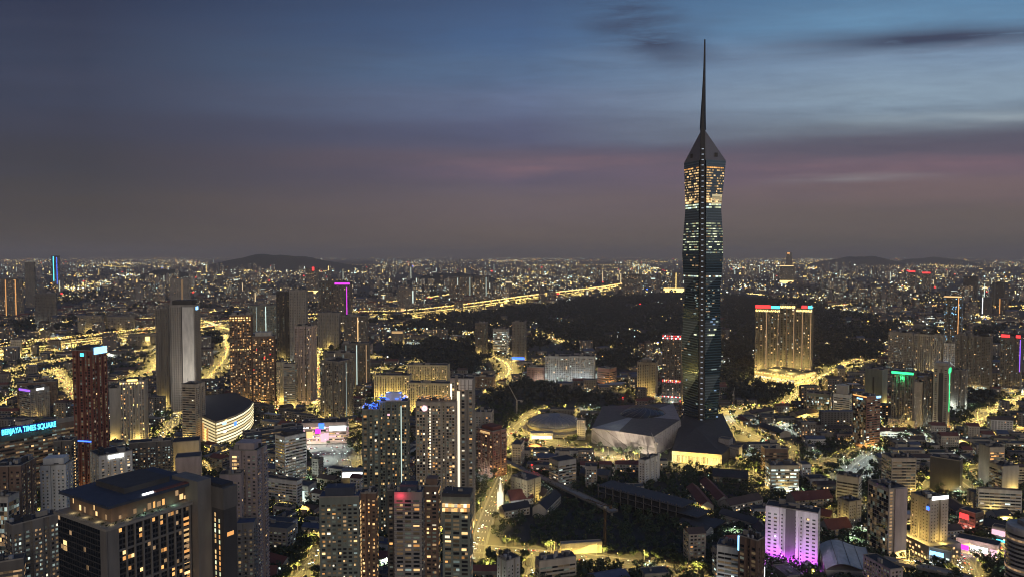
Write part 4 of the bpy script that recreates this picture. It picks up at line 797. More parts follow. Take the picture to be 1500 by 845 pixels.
def spire_tower():
    C = G(1027, 640); th = math.atan2(C.x, C.y); s = C.y*math.cos(th)/FPX
    root = thing('spire_tower', 'tallest dark faceted glass skyscraper with a needle spire', 'skyscraper', (C.x, C.y, 0), -th)
    H = lambda py: max(0, height_at(1027, py, C)); PX0 = lambda py: 750+FPX*C.x/(C.y*math.cos(PITCH)-(H(py)-CAMH)*math.sin(PITCH)); SC = lambda px, py: (px-PX0(py))*s
    lv = [(640,1001,1051),(590,1000,1053),(550,998.5,1055),(520,997,1057),(470,999,1055.5),(425,1003,1055),(400,999.5,1057.5),(372,998,1059.5),(340,1000,1058.8),(305,1003,1056.5),(234,1001,1063.5)]
    def pts(py):
        xs = [l[0] for l in lv][::-1]
        xl, xr = np.interp(py, xs, [l[1] for l in lv][::-1]), np.interp(py, xs, [l[2] for l in lv][::-1])
        c = np.interp(py, [190, 640], [1029.5, 1027.2]); L, Rr = (c-5-xl)*s, (xr-c-5)*s; cx = SC(c, py); w = 5*s
        return dict(NL=(cx-w, 3), NR=(cx+w, 3), L=(cx-w-L, 3+L*1.45), R=(cx+w+Rr, 3+Rr*.72), B=(cx-w-L+Rr*.9, 3+L*1.45+Rr*.72), c=cx, w=w)
    b = MB(); mats = ['towerglass', 'towerglass_sheen']; k = 0
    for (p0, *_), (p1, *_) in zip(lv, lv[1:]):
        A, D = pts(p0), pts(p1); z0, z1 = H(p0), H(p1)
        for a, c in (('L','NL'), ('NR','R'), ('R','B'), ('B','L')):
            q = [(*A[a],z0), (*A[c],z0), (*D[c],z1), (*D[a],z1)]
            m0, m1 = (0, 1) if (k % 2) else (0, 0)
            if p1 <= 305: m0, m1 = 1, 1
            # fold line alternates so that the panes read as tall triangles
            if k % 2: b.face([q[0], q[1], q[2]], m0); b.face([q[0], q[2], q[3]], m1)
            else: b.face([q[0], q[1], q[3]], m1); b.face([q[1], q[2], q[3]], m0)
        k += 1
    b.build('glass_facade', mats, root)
    b = MB(); T_ = pts(234); zt = H(234); ap0, ap1 = (T_['c']-3.5*s, 5, H(192)), (T_['c']+4*s, 5, H(192))
    b.face([(*T_['L'],zt), (*T_['NL'],zt), ap0]); b.face([(*T_['NR'],zt), (*T_['R'],zt), ap1]); b.face([(*T_['R'],zt), (*T_['B'],zt), ap1]); b.face([(*T_['B'],zt), (*T_['L'],zt), ap0, ap1][::1])
    b.face([(*T_['NL'],zt), (*T_['NR'],zt), ap1, ap0]); b.build('crown', ['crownpanel'], root)
    for side in ('L', 'R'):
        b = MB(); N = T_['NL' if side == 'L' else 'NR']; O = T_[side]; z0, z1 = H(229), H(223)
        def q(t, z, o): return (N[0]+(O[0]-N[0])*t, N[1]+(O[1]-N[1])*t*(1) - (z-zt)*.0 - o, z)
        t0, t1 = (.42, .58); f = [q(t0,z0,.9), q(t1,z0,.9), q(t1,z1,.9), q(t0,z1,.9)]
        b.face(f if side == 'R' else f[::-1]); b.build('crown_opening', ['charcoal'], root)
    b = MB(); A, D = pts(640), pts(192); zt2 = H(188)
    for (P, z0), (Q, z1) in (((A, 0), (D, zt2)),):
        p = [(P['c']-P['w'],3), (P['c']-P['w']*.8,-2), (P['c']+P['w']*.8,-2), (P['c']+P['w'],3)]; q = [(Q['c']-Q['w']*.75,3), (Q['c']-Q['w']*.6,-2), (Q['c']+Q['w']*.6,-2), (Q['c']+Q['w']*.75,3)]
        for i in range(3): b.face([(*p[i],z0), (*p[i+1],z0), (*q[i+1],z1), (*q[i],z1)])
        b.face([(*q[0],z1), (*q[1],z1), (*q[2],z1), (*q[3],z1)])
    col = b.build('core_column', ['towercore'], root)
    b = MB(); z = 12
    while z < H(216):
        t = z/zt2; cx = A['c']+(D['c']-A['c'])*t; b.box(cx-1.7, cx+1.7, -2.5, -2.1, z, z+1.5); z += 8.9
    b.build('core_light', ['lit_dot'], col, 'stuff')
    b = MB(); prof = [(190,1029.6,9.4),(172,1029.8,8),(158,1030.2,7),(140,1030.8,5.6),(120,1031.3,4.4),(100,1031.8,3.3),(80,1032.1,2.7),(57,1032.4,2)]
    for (p0, c0, w0), (p1, c1, w1) in zip(prof, prof[1:]):
        n = 6
        for i in range(n):
            a0, a1 = 2*math.pi*i/n, 2*math.pi*(i+1)/n; P = lambda c, w, py, a: (SC(c, py)+w*s/2*math.cos(a), 5+w*s/2*math.sin(a), H(py))
            b.face([P(c0,w0,p0,a0), P(c0,w0,p0,a1), P(c1,w1,p1,a1), P(c1,w1,p1,a0)])
    b.build('spire', ['towercore'], root)
    r = random.Random(5); lits = []
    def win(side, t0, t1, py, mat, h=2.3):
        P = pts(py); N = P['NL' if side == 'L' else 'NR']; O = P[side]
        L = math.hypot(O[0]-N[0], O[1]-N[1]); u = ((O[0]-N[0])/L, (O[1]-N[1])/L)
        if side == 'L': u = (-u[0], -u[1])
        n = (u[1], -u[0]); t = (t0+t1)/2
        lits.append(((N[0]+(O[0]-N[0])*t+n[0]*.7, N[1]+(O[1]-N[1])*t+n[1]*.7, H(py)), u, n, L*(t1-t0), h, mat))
    py = 246.0; row = 0
    while py < 622:
        for side in 'LR':
            t = .02; runlit = r.random()
            if side == 'R' and 287 < py < 304: win(side, .36, .97, py-1.2, 'lit_panelglow', 4.0)
            while t < .96:
                dt = r.choice((.08, .12, .18)); p = 0; mat = 'lit_amber'; hh = 2.2
                if py < 248: p = .8; mat = 'lit_amber'
                elif py < 291:
                    p = .85 if t < .24 else .62 if t > .72 else .36 if runlit < .8 else .12; mat = r.choice(['lit_softamber','lit_warm','lit_softamber','lit_dimwarm']); dt *= .6
                elif py < 297: p = .95; mat = r.choice(['lit_warm','lit_warm','lit_dimwarm']); hh = 3.2
                elif py < 305: p = .9; mat = r.choice(['lit_softyellow','lit_cool','lit_paleyellow']); hh = 2.4
                elif py < 326: p = .03; mat = 'lit_dimcool'
                elif py < 374: p = (.82 if t < .25 else .68 if side == 'R' else .5) * (1.15 if runlit > .22 else .3); mat = r.choice(['lit_softyellow','lit_dimcool','lit_softyellow','lit_dimwarm','lit_paleyellow']); hh = 1.7
                elif py < 404: p = .06; mat = 'lit_dimwarm'
                elif py < 409: p = .85; mat = r.choice(['lit_paleyellow','lit_dimwarm','lit_cool'])
                elif py < 466: p = .6 if t < .16 else .16 if side == 'R' and .25 < t < .85 and runlit > .4 else .03; mat = r.choice(['lit_dimcool','lit_dimcool','lit_dimwarm']); hh = 1.7
                elif py < 478: p = .55 if side == 'R' and .2 < t < .75 else .05; mat = r.choice(['lit_dimcool','lit_cool','lit_skydim'])  # bluish reflection on the right face, put in as glowing panes
                elif 480 < py < 493: p = .9 if side == 'R' and .2 < t < .72 and row % 2 else .25 if t < .2 else 0; mat = 'lit_paleyellow'
                elif py < 560: p = .03; mat = r.choice(['lit_dimwarm','lit_dimcool'])
                else: p = .035; mat = r.choice(['lit_dimcool','lit_warm','lit_skydim'])
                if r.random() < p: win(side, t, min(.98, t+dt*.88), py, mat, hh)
                t += dt
        py += 3.9; row += 1
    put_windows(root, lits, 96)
    P = pts(640); mark_poly([(C.x+x*math.cos(th)+y*math.sin(th), C.y-x*math.sin(th)+y*math.cos(th)) for x, y in (P['L'], (P['c'],-4), P['R'], P['B'])], 1, 12)
    TREG.append((1027, 640, C.x, C.y, 'the dark spire tower'))
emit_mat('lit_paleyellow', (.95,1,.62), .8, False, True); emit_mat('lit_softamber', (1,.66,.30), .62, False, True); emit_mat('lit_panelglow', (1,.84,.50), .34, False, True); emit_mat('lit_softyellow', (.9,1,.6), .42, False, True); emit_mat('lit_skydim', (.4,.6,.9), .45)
wall_mat('crownpanel', (.16,.155,.18), .45, .06, .02); wall_mat('towercore', (.012,.012,.016), .5, .2)
spire_tower()

def px_poly_prism(mb, pix, z0, z1, mi=0, top=None):
    mb.prism([tuple(G(*p)[:2]) for p in pix], z0, z1, mi, top); mark_poly([G(*p)[:2] for p in pix], 1, 6)
def faceted_hall():
    root = thing('faceted_mall', 'angular grey metal-clad shell building with a dark glass dome on top', 'mall', tuple(G(930, 640)))
    inv = Vector(root.location)
    bot = [(866,648), (905,656), (960,667), (1001,646), (990,614), (880,615)]
    B_ = [G(*p) for p in bot]; cen = sum(B_, Vector())/6; zt = [25, 27, 27, 36, 33, 28]
    Tt = [cen + (q-cen)*k + Vector((0,0,z)) for q, k, z in zip(B_, (.99,.98,.90,.93,.92,.95), zt)]
    b = MB()
    for i in range(6):
        j = (i+1) % 6
        b.face([B_[i]-inv, B_[j]-inv, Tt[i]-inv], 0); b.face([B_[j]-inv, Tt[j]-inv, Tt[i]-inv], 0)
    b.build('cladding', ['metalpanel'], root)
    b = MB(); c = sum(Tt, Vector())/6 + Vector((0,20,3))
    for i in range(6): b.face([Tt[i]-inv, Tt[(i+1)%6]-inv, c-inv], 0 if i % 3 else 1)
    b.build('roof', ['dusk', 'metalpanel'], root)
    d = MB(); cc = G(943, 632) - inv; r0 = 41; d.lathe([(r0*math.cos(a), 27+17*math.sin(a)) for a in np.linspace(0, math.pi/2, 9)], 36, 0, cc.x, cc.y, False)
    dm = d.build('glass_dome', ['glass'], root); d = MB()
    for i in range(18):
        a = 2*math.pi*i/18; prev = None
        for e in np.linspace(0, math.pi/2, 7):
            p = (cc.x+(r0+.3)*math.cos(e)*math.cos(a+e*.5), cc.y+(r0+.3)*math.cos(e)*math.sin(a+e*.5), 27.3+17*math.sin(e))
            if prev: d.bar(prev, p, .5)
            prev = p
    d.build('dome_rib', ['dusk'], dm); mark_poly([q[:2] for q in B_], 1, 10)
    for p in ((890,655), (925,662), (968,668)):
        lamp(root, G(*p, 6)-inv+Vector((0,-32,0)), 150000, (1,.84,.66))
    lamp(root, G(900, 610, 44)-inv, 1500, WHITEL)
    TREG.append((930, 645, cen.x, cen.y, 'the faceted grey shell building'))
faceted_hall()
def tower_podium():
    C = G(1022, 668); root = thing('podium_block', 'dark crystalline podium with a glowing gold entrance wall below the spire tower', 'podium', tuple(C)); inv = C
    bot = [(984,676), (1057,682), (1078,660), (1058,630), (1000,628)]; B_ = [G(*p)-inv for p in bot]
    b = MB(); top = [q + Vector((0,0,z)) for q, z in zip(B_, (17,17,15,30,30))]; pk = G(1022,655)-inv + Vector((0,12,30))
    for i in range(5):
        j = (i+1) % 5
        b.face([B_[i], B_[j], top[j], top[i]], 1 if i == 0 else 0); b.face([top[i], top[j], pk], 0)
    b.build('shell', ['charcoal', 'cream'], root); u = (B_[1]-B_[0]); n = Vector((u.y, -u.x, 0)).normalized(); b = MB(); k = 0
    while k < 30:
        p, q = B_[0]+u*(k/30+.006)+n*.3, B_[0]+u*((k+.8)/30)+n*.3
        b.face([(p.x,p.y,1.5), (q.x,q.y,1.5), (q.x,q.y,11), (p.x,p.y,11)]); k += 1
    b.build('entrance_glass', ['lit_goldwall'], root)
    for t in (.15,.4,.65,.9): p = B_[0]+u*t+n*14; lamp(root, (p.x,p.y,9), 16000, SODIUM)
    mark_poly([G(*p)[:2] for p in bot], 1, 14)
    for px, yb, w, h, lab in ((1068,668,16,24,'pale metal box annexe right of the gold entrance wall'), (1082,672,20,16,'lower pale metal box annexe nearer the dark car yard')):
        T('annexe_block', lab, 'annexe', px, yb, yb-h, w, 5, 20, 'metalpanel', 'blank', clutter=False, roof='roofgrey')
tower_podium()
def stadium():
    C = G(812, 629); root = thing('stadium', 'low round stadium under a ribbed dark grey saucer dome', 'stadium', tuple(C))
    b = MB(); b.lathe([(57,0),(57,5),(50,6.5),(47,7)], 64); b.build('terrace', ['concrete'], root)
    b = MB(); b.lathe([(47,7),(47.5,10),(49,10.2),(49,12.6),(47,13)], 64, 0, 0, 0, False); b.build('rim', ['cream'], root)
    d = MB(); pr = [(47*math.cos(a), 13+14*math.sin(a)) for a in np.linspace(0, math.pi/2, 8)]; d.lathe(pr, 64, 0, 0, 0, False); dm = d.build('dome', ['domemetal'], root)
    for i in range(24):
        a = 2*math.pi*i/24; d = MB(); prev = None
        for r, z in pr[:-1]:
            p = ((r+.2)*math.cos(a), (r+.2)*math.sin(a), z+.25)
            if prev: d.bar(prev, p, .55)
            prev = p
        d.build('roof_rib', ['metalpanel'], dm)
    b = MB(); b.box(-44,-6,-70,-55,0,11,0); b.build('entrance_hall', ['pale'], root)
    b = MB(); b.box(-42,-8,-70.4,-70.05,1.5,6.5,0); b.build('entrance_glass', ['lit_white'], root)
    for x, y, p in ((-60,-40,1.6e4), (-25,-85,1.8e4), (30,-75,1.4e4), (62,-25,1.1e4), (-55,50,9000)): lamp(root, (x,y,9), p*1.6, SODIUM)
    lamp(root, (72,-10,12), 16000, COOLL)
    mark_poly([(C.x+62*math.cos(a), C.y+62*math.sin(a)) for a in np.linspace(0,6.28,24)] , 1); mark_poly([(C.x-46,C.y-74),(C.x-4,C.y-74),(C.x-4,C.y-50),(C.x-46,C.y-50)], 1)
    TREG.append((812, 640, C.x, C.y, 'the ribbed stadium dome'))
stadium()
def yellow_mall():
    C = G(317, 656); root = thing('shopping_mall', 'wedge-shaped mall with curved louvred walls glowing pale yellow', 'mall', tuple(C)); h = height_at(317, 617, C)
    edge = [G(*p)-C for p in ((317,656),(331,651),(345,645),(357,638),(366,630),(371,621))]; left = [G(*p)-C for p in ((292,643),(317,656))]
    back = G(300,612)-C; poly = [tuple(q[:2]) for q in edge] + [tuple((G(345,606)-C)[:2]), tuple(back[:2]), tuple(left[0][:2])]
    b = MB(); b.prism(poly, 0, h, 1, 0); b.build('wall', ['roofdark', 'cream'], root)
    for (pts, mats, nb) in ((edge, ('lit_mall','lit_malldim'), 8), (left, ('lit_malldim','lit_malldim'), 8)):  # floodlight on the facade put in as glowing louvres
        for k in range(nb):
            z0 = h*(.06+.92*k/nb); z1 = z0 + h*.92/nb*.62; m_ = MB()
            for p, q in zip(pts, pts[1:]):
                d = (q-p).normalized(); n = Vector((d.y,-d.x,0))*.9
                m_.face([(p.x+n.x,p.y+n.y,z0), (q.x+n.x,q.y+n.y,z0), (q.x+n.x*1.3,q.y+n.y*1.3,z1), (p.x+n.x*1.3,p.y+n.y*1.3,z1)], 0); m_.face([(p.x+n.x*1.3,p.y+n.y*1.3,z1), (q.x+n.x*1.3,q.y+n.y*1.3,z1), (q.x,q.y,z1), (p.x,p.y,z1)], 1)
            m_.build('louvre', [mats[0] if k % 3 else mats[1], 'cream'], root)
    for (t, w, z, hh, mat) in ((.30,8,.80,.09,'lit_skyblue'), (.42,5,.86,.10,'lit_gold'), (.34,6,.5,.08,'lit_paper'), (.9,6,.62,.14,'lit_blue')):
        p = edge[0]+(edge[2]-edge[0])*t; d = (edge[1]-edge[0]).normalized(); n = Vector((d.y,-d.x,0)); q = [p+n*1.6, p+n*2.2]; b = MB()
        e = d*w; b.prism([tuple((q[0])[:2]), tuple((q[1])[:2]), tuple((q[1]+e)[:2]), tuple((q[0]+e)[:2])], h*z, h*(z+hh), 0, None, True); b.build('sign', [mat], root)
    d = (left[1]-left[0]); n = Vector((d.y,-d.x,0)).normalized()
    for k in range(5):
        b = MB(); p = left[0]+d*(k*.13+.02)+n*1.6; e = d*.06; b.prism([tuple(p[:2]), tuple((p+n*.4)[:2]), tuple((p+n*.4+e)[:2]), tuple((p+e)[:2])], h*.12, h*(.55+.1*(k%3)), 0, None, True); b.build('banner_light', ['lit_flame' if k % 2 else 'lit_amber'], root)
    for p in ((330,660),(350,652),(300,655)): lamp(root, G(*p,8)-C, 14000, SODIUM)
    mark_poly([(C.x+q[0], C.y+q[1]) for q in poly], 1, 8); TREG.append((325, 650, C.x, C.y, 'the curved yellow mall'))
yellow_mall()
T('shopping_mall', 'neon-fronted mall with pink and blue screens behind the white tiered office', 'mall', 508, 648, 618, 66, 3, 6, 'pale', 'office', lit=.6, fh=5, pal=(('warm',3),('pinklight',3),('paper',2)), depth=34, roof='roofdark',
  extras=[('sign','L',.38,.50,.72,.98,'lit_blue','screen'),('sign','L',.62,.98,.62,.84,'lit_paper','screen'),('sign','L',.30,.42,.5,.72,'lit_magenta','screen'),('sign','L',.42,.60,.1,.5,'lit_pinklight','screen'),('sign','L',.05,.25,.3,.6,'lit_warm','screen'),('flood','L',6,12,15000,(1,.7,.6),(.15,.45,.8))], anchor='the neon-fronted mall')

def dark_hotel():
    H0 = 151.0; C = G(155, 775, H0); a = R(32); er = Vector((math.sin(a), math.cos(a), 0)); el = Vector((-math.cos(a), math.sin(a), 0))
    root = thing('hotel', 'big dark foreground hotel with a lit rooftop terrace under a flat slab roof', 'hotel', (C.x, C.y, 0))
    W = lambda r, l, z=0: tuple(er*r + el*l + Vector((0,0,z)))
    def blk(b, r0, r1, l0, l1, z0, z1, mi=0, top=None): b.prism([W(r0,l0)[:2], W(r1,l0)[:2], W(r1,l1)[:2], W(r0,l1)[:2]], z0, z1, mi, top, True)
    b = MB(); blk(b, 1.5, 56, 1.5, 56, 0, H0-1.5, 0); b.build('wall', ['charcoal'], root)
    b = MB(); blk(b, 0, 58, 0, 58, H0-1.5, H0, 0); b.build('terrace_slab', ['concrete'], root)
    b = MB()
    for (r0,l0,r1,l1) in ((0,0,58,0), (0,0,0,58)):
        n = 30
        for k in range(n+1):
            t = k/n; b.bar(W(r0+(r1-r0)*t+.3, l0+(l1-l0)*t+.3, H0), W(r0+(r1-r0)*t+.3, l0+(l1-l0)*t+.3, H0+1.2), .08)
        b.bar(W(r0+.3,l0+.3,H0+1.2), W(r1+.3,l1+.3,H0+1.2), .14)
    b.build('railing', ['steel'], root)
    b = MB(); blk(b, 8, 62, 8, 54, H0+.01, H0+10, 0); pv_ = b.build('pavilion', ['brown'], root)
    lits = []; r = random.Random(2)
    for k in range(16):
        if r.random() < .62: lits.append((W(10+k*3.1, 7.95, H0+r.choice((.8,1.2,4.5))), er[:2], (-el)[:2], r.uniform(1.0,2.6), r.uniform(1.6,4.6), r.choice(['lit_warm','lit_dimwarm','lit_dimwarm','lit_amber'])))
        if r.random() < .5: lits.append((W(7.95, 11+k*2.6, H0+r.choice((.8,1.2,4.2))), (-el)[:2], (-er)[:2], r.uniform(.8,2.0), r.uniform(1.6,4.0), r.choice(['lit_dimwarm','lit_dimwarm','lit_warm'])))
    for q in lits: window_obj(root, *q)
    b = MB(); blk(b, 3.5, 66, 3.5, 58, H0+10, H0+11.6, 0); rf = b.build('roof', ['slate'], root)
    b = MB(); blk(b, 22, 52, 18, 50, H0+11.61, H0+15, 0); b.build('plant_room', ['charcoal'], rf)
    b = MB(); blk(b, 34, 66, 4.2, 8, H0+11.62, H0+12.3, 0); b.build('roof_edge', ['roofred'], rf); b = MB(); blk(b, 26, 33, 5, 6.2, H0+11.62, H0+12.6, 0); b.build('skylight', ['lit_paper'], rf)
    for k in range(12):                                    # terrace planting and small lamps
        b = MB(); p = (3+k*4.6, 3.2) if k < 9 else (3.2, 8+(k-9)*14)
        for _ in range(26):
            q = Vector(W(p[0]+r.uniform(-1.2,1.2), p[1]+r.uniform(-1,1), H0+r.uniform(.3,1.5))); e = Vector((r.uniform(-1,1), r.uniform(-1,1), r.uniform(-.4,1)))*.4; f = Vector((r.uniform(-1,1), r.uniform(-1,1), r.uniform(-1,1)))*.4
            b.face([q-e, q+f, q+e, q-f])
        b.build('planter', ['leaf'], root)
    for p in ((6,4.6),(16,4.6),(26,4.6),(36,4.6),(46,4.6),(4.6,16),(4.6,30),(4.6,44)): lamp(root, W(p[0], p[1], H0+1.4), 160, (.55,1,.75) if p[0] > 20 else (1,.8,.4), .2)
    # right face: ribs and window grid
    b = MB()
    for k in range(10): blk(b, 7+k*5.2, 7.8+k*5.2, .2, 1.48, 0, H0-1.6, 0)
    for z in range(0, 148, 22): blk(b, 7, 55, .7, 1.47, z+3, z+4.2, 0)
    b.build('rib', ['midgrey'], root)
    b = MB(); blk(b, 1.0, 7, 0.4, 2, 0, H0-1.6, 0); blk(b, .5, 1.49, .4, 7, 0, H0-1.6, 0); b.build('corner_pier', ['midgrey'], root)
    g = MB(); lits = []
    for f in range(42):
        z = 2 + f*3.5
        for k in range(9):
            rr_ = 8.2+k*5.2
            for s_ in (0, 2.1):
                p0 = W(rr_+s_+1.1, 1.44, z+.8)
                if f > 14 and r.random() < (.16 if k > 3 else .07): lits.append((p0, er[:2], (-el)[:2], 1.8, 2.2, r.choice(['lit_amber','lit_warm','lit_amber','lit_dimwarm'])))
                else: g.face([W(rr_+s_+.2,1.42,z+.6), W(rr_+s_+2.0,1.42,z+.6), W(rr_+s_+2.0,1.42,z+2.9), W(rr_+s_+.2,1.42,z+2.9)])
    for f in range(20, 42):                                # left glass face
        z = 2 + f*3.5
        for k in range(18):
            l_ = 9+k*2.6
            if r.random() < .012: lits.append((W(1.44, l_+1.2, z+.6), (-el)[:2], (-er)[:2], 2.2, 2.6, 'lit_dimwarm'))
            else: g.face([W(1.42,l_+2.4,z+.4), W(1.42,l_+.1,z+.4), W(1.42,l_+.1,z+3.2), W(1.42,l_+2.4,z+3.2)])
    for f in range(18, 40):
        if f in (37, 36): lits.append((W(1.40, 48, 2+f*3.5), (-el)[:2], (-er)[:2], 4, 2.8, 'lit_warm'))
    for k in range(11): lits.append((W(1.40, 54, 96-k*5), (-el)[:2], (-er)[:2], 3.4, 3.0, r.choice(['lit_dimwarm','lit_warm','lit_amber'])))
    g.build('glazing', ['glass'], root); put_windows(root, lits, 90)
    # stair core and dark wing
    b = MB(); blk(b, 56.2, 66, -5, 22, 0, 165, 0); core = b.build('stair_core', ['midgrey'], root)
    b = MB(); blk(b, 66.1, 76, -17, 14, 0, 146, 0); blk(b, 65.8, 76.5, -17.5, 14, 146.1, 160, 1); b.build('wing', ['charcoal', 'dusk'], root)
    b = MB(); blk(b, 66.4, 75, -15, 12, 160.1, 162, 0); b.build('wing_roof', ['roofdark'], root)
    lits = []
    for f in range(16, 40):
        z = 4 + f*3.5
        lits.append((W(52.5, 1.3, z), er[:2], (-el)[:2], 5.6, 1.7, r.choice(['lit_amber','lit_warm','lit_dimwarm'])))
        for k, m_ in ((0,'lit_warm'), (1,'lit_amber')):
            if r.random() < .9: lits.append((W(65.95, -8.5-k*4.2, z), (-el)[:2], (-er)[:2], 1.2, 2.4, 'lit_paleyellow' if r.random() < .3 else m_))
    for z in (128, 92): lits.append((W(71, -17.1, z), er[:2], (-el)[:2], 5, 2.6, 'lit_amber'))
    put_windows(root, lits, 80); mark_poly([(C.x+W(r_,l_)[0], C.y+W(r_,l_)[1]) for r_, l_ in ((0,-22),(90,-22),(90,58),(0,58))], 1, 8)
    TREG.append((220, 845, C.x, C.y, 'the dark foreground hotel'))
for leafname, lc0, lc1 in (('leaf', (.018,.032,.012,1), (.046,.068,.024,1)), ('woodleaf', (.014,.021,.020,1), (.034,.046,.036,1))):  # lamplight put into the leaf tone, bluish haze into woodleaf
    m, t, bb = principled(leafname); MATS[leafname] = m
    oi = t.nodes.new('ShaderNodeTexCoord'); nz = t.nodes.new('ShaderNodeTexNoise'); nz.inputs['Scale'].default_value = .35; t.links.new(oi.outputs['Object'], nz.inputs[0])
    rp = t.nodes.new('ShaderNodeValToRGB'); rp.color_ramp.elements[0].color = lc0; rp.color_ramp.elements[1].color = lc1; rp.color_ramp.elements[0].position = .35; rp.color_ramp.elements[1].position = .7
    t.links.new(nz.outputs[0], rp.inputs[0]); t.links.new(rp.outputs[0], bb.inputs['Base Color']); bb.inputs['Roughness'].default_value = .7
dark_hotel()

def round_tower():
    C = G(1503, 880); root = thing('round_tower', 'round banded tower cut off by the right edge of the view', 'tower', tuple(C)); h = height_at(1503, 772, C); r0 = 17
    b = MB(); b.lathe([(r0,0),(r0,h),(r0-1,h+2)], 36); b.build('wall', ['pale'], root)
    z = 4
    k = 0
    while z < h-3: b = MB(); b.lathe([(r0+.12,z),(r0+.12,z+1.9)], 36, 0, 0, 0, False); b.build('window_band', ['glass' if k % 7 else 'lit_dimwarm'], root); z += 3.8; k += 1
    b = MB(); b.box(-6,6,-6,6,h+2,h+6); b.build('plant_room', ['concrete'], root); mark_poly([(C.x+20*math.cos(q), C.y+20*math.sin(q)) for q in np.linspace(0,6.28,16)], 1)
round_tower()
def vault_hall():
    c = [G(1199,797,13), G(1268,801,13), G(1282,832,13), G(1209,829,13)]; O = sum(c, Vector())/4; O.z = 0; c = [q-O for q in c]
    root = thing('sports_hall', 'low hall under a billowing white sheet-metal roof', 'hall', tuple(O)); b = MB(); n = 16
    def P(s, t): p = (c[0]*(1-s)+c[1]*s)*(1-t)+(c[3]*(1-s)+c[2]*s)*t; return (p.x, p.y, p.z + 5*math.sin(math.pi*s)**1 - 3*t + 2.2*math.sin(2*math.pi*s))
    for i in range(n): b.face([P(i/n,1), P((i+1)/n,1), P((i+1)/n,0), P(i/n,0)])
    o = b.build('roof', ['rooflight'], root); b = MB()
    for i in range(0, n+1, 4): p, q = Vector(P(i/n,1)), Vector(P(i/n,0)); b.bar(p+Vector((0,0,.2)), q+Vector((0,0,.2)), .4)
    b.build('roof_seam', ['midgrey'], o); b = MB(); k = [(q.x*.97, q.y*.97) for q in c][::-1]; b.prism(k, 0, 9.5, 0); b.build('wall', ['pale'], root)
    lamp(root, G(1204,836,8)-O+Vector((-8,0,0)), 7000, SODIUM); mark_poly([(O.x+q[0], O.y+q[1]) for q in k], 1, 8)
vault_hall()
def gable(name, label, cat, p0, p1, width, hw, hr, wall='pale', roof='roofred', lit=0, group=None, anchor=None):
    A, B = G(*p0), G(*p1); O = (A+B)/2; d = (B-A); L = d.length; root = thing(name, label, cat, tuple(O), math.atan2(d.y, d.x), group); w = width/2; r = random.Random(int(p0[0]*7+p0[1]))
    b = MB(); b.box(-L/2, L/2, -w, w, 0, hw, 0)
    for s in (-1, 1): q = [(s*L/2,-w,hw), (s*L/2,w,hw), (s*L/2,0,hw+hr)]; b.face(q if s > 0 else q[::-1], 0)
    lits = []
    for s in (-1, 1):
        facade(b, *( ((-L/2,-w),(L/2,-w)) if s < 0 else ((L/2,w),(-L/2,w)) ), 0.5, hw, ST(bw=4, fh=3.6, ww=.6, wh=.5, ztop=.5, lit=lit, pal=(('warm',2),('white',2),('cool',2))), r, lits)
    b.build('wall', [wall, 'glass', 'lit_faint', 'lit_faint2'], root); put_windows(root, lits, 0); b = MB(); e = 1.0; k = hr/w*e
    for s in (-1, 1):
        q = [(-L/2-.6, s*(w+e), hw-k+.15), (L/2+.6, s*(w+e), hw-k+.15), (L/2+.6, 0, hw+hr+.15), (-L/2-.6, 0, hw+hr+.15)]; b.face(q if s < 0 else q[::-1]); q2 = [(x, y, z-.25) for x, y, z in q]; b.face(q2[::-1] if s < 0 else q2)
    b.build('roof', [roof], root); un = d.normalized(); pn = Vector((-un.y, un.x, 0))
    mark_poly([(q.x, q.y) for q in (A+pn*w, A-pn*w, B-pn*w, B+pn*w)], 1, 5)
    if anchor: TREG.append(((p0[0]+p1[0])/2, (p0[1]+p1[1])/2, O.x, O.y, anchor))
    return root
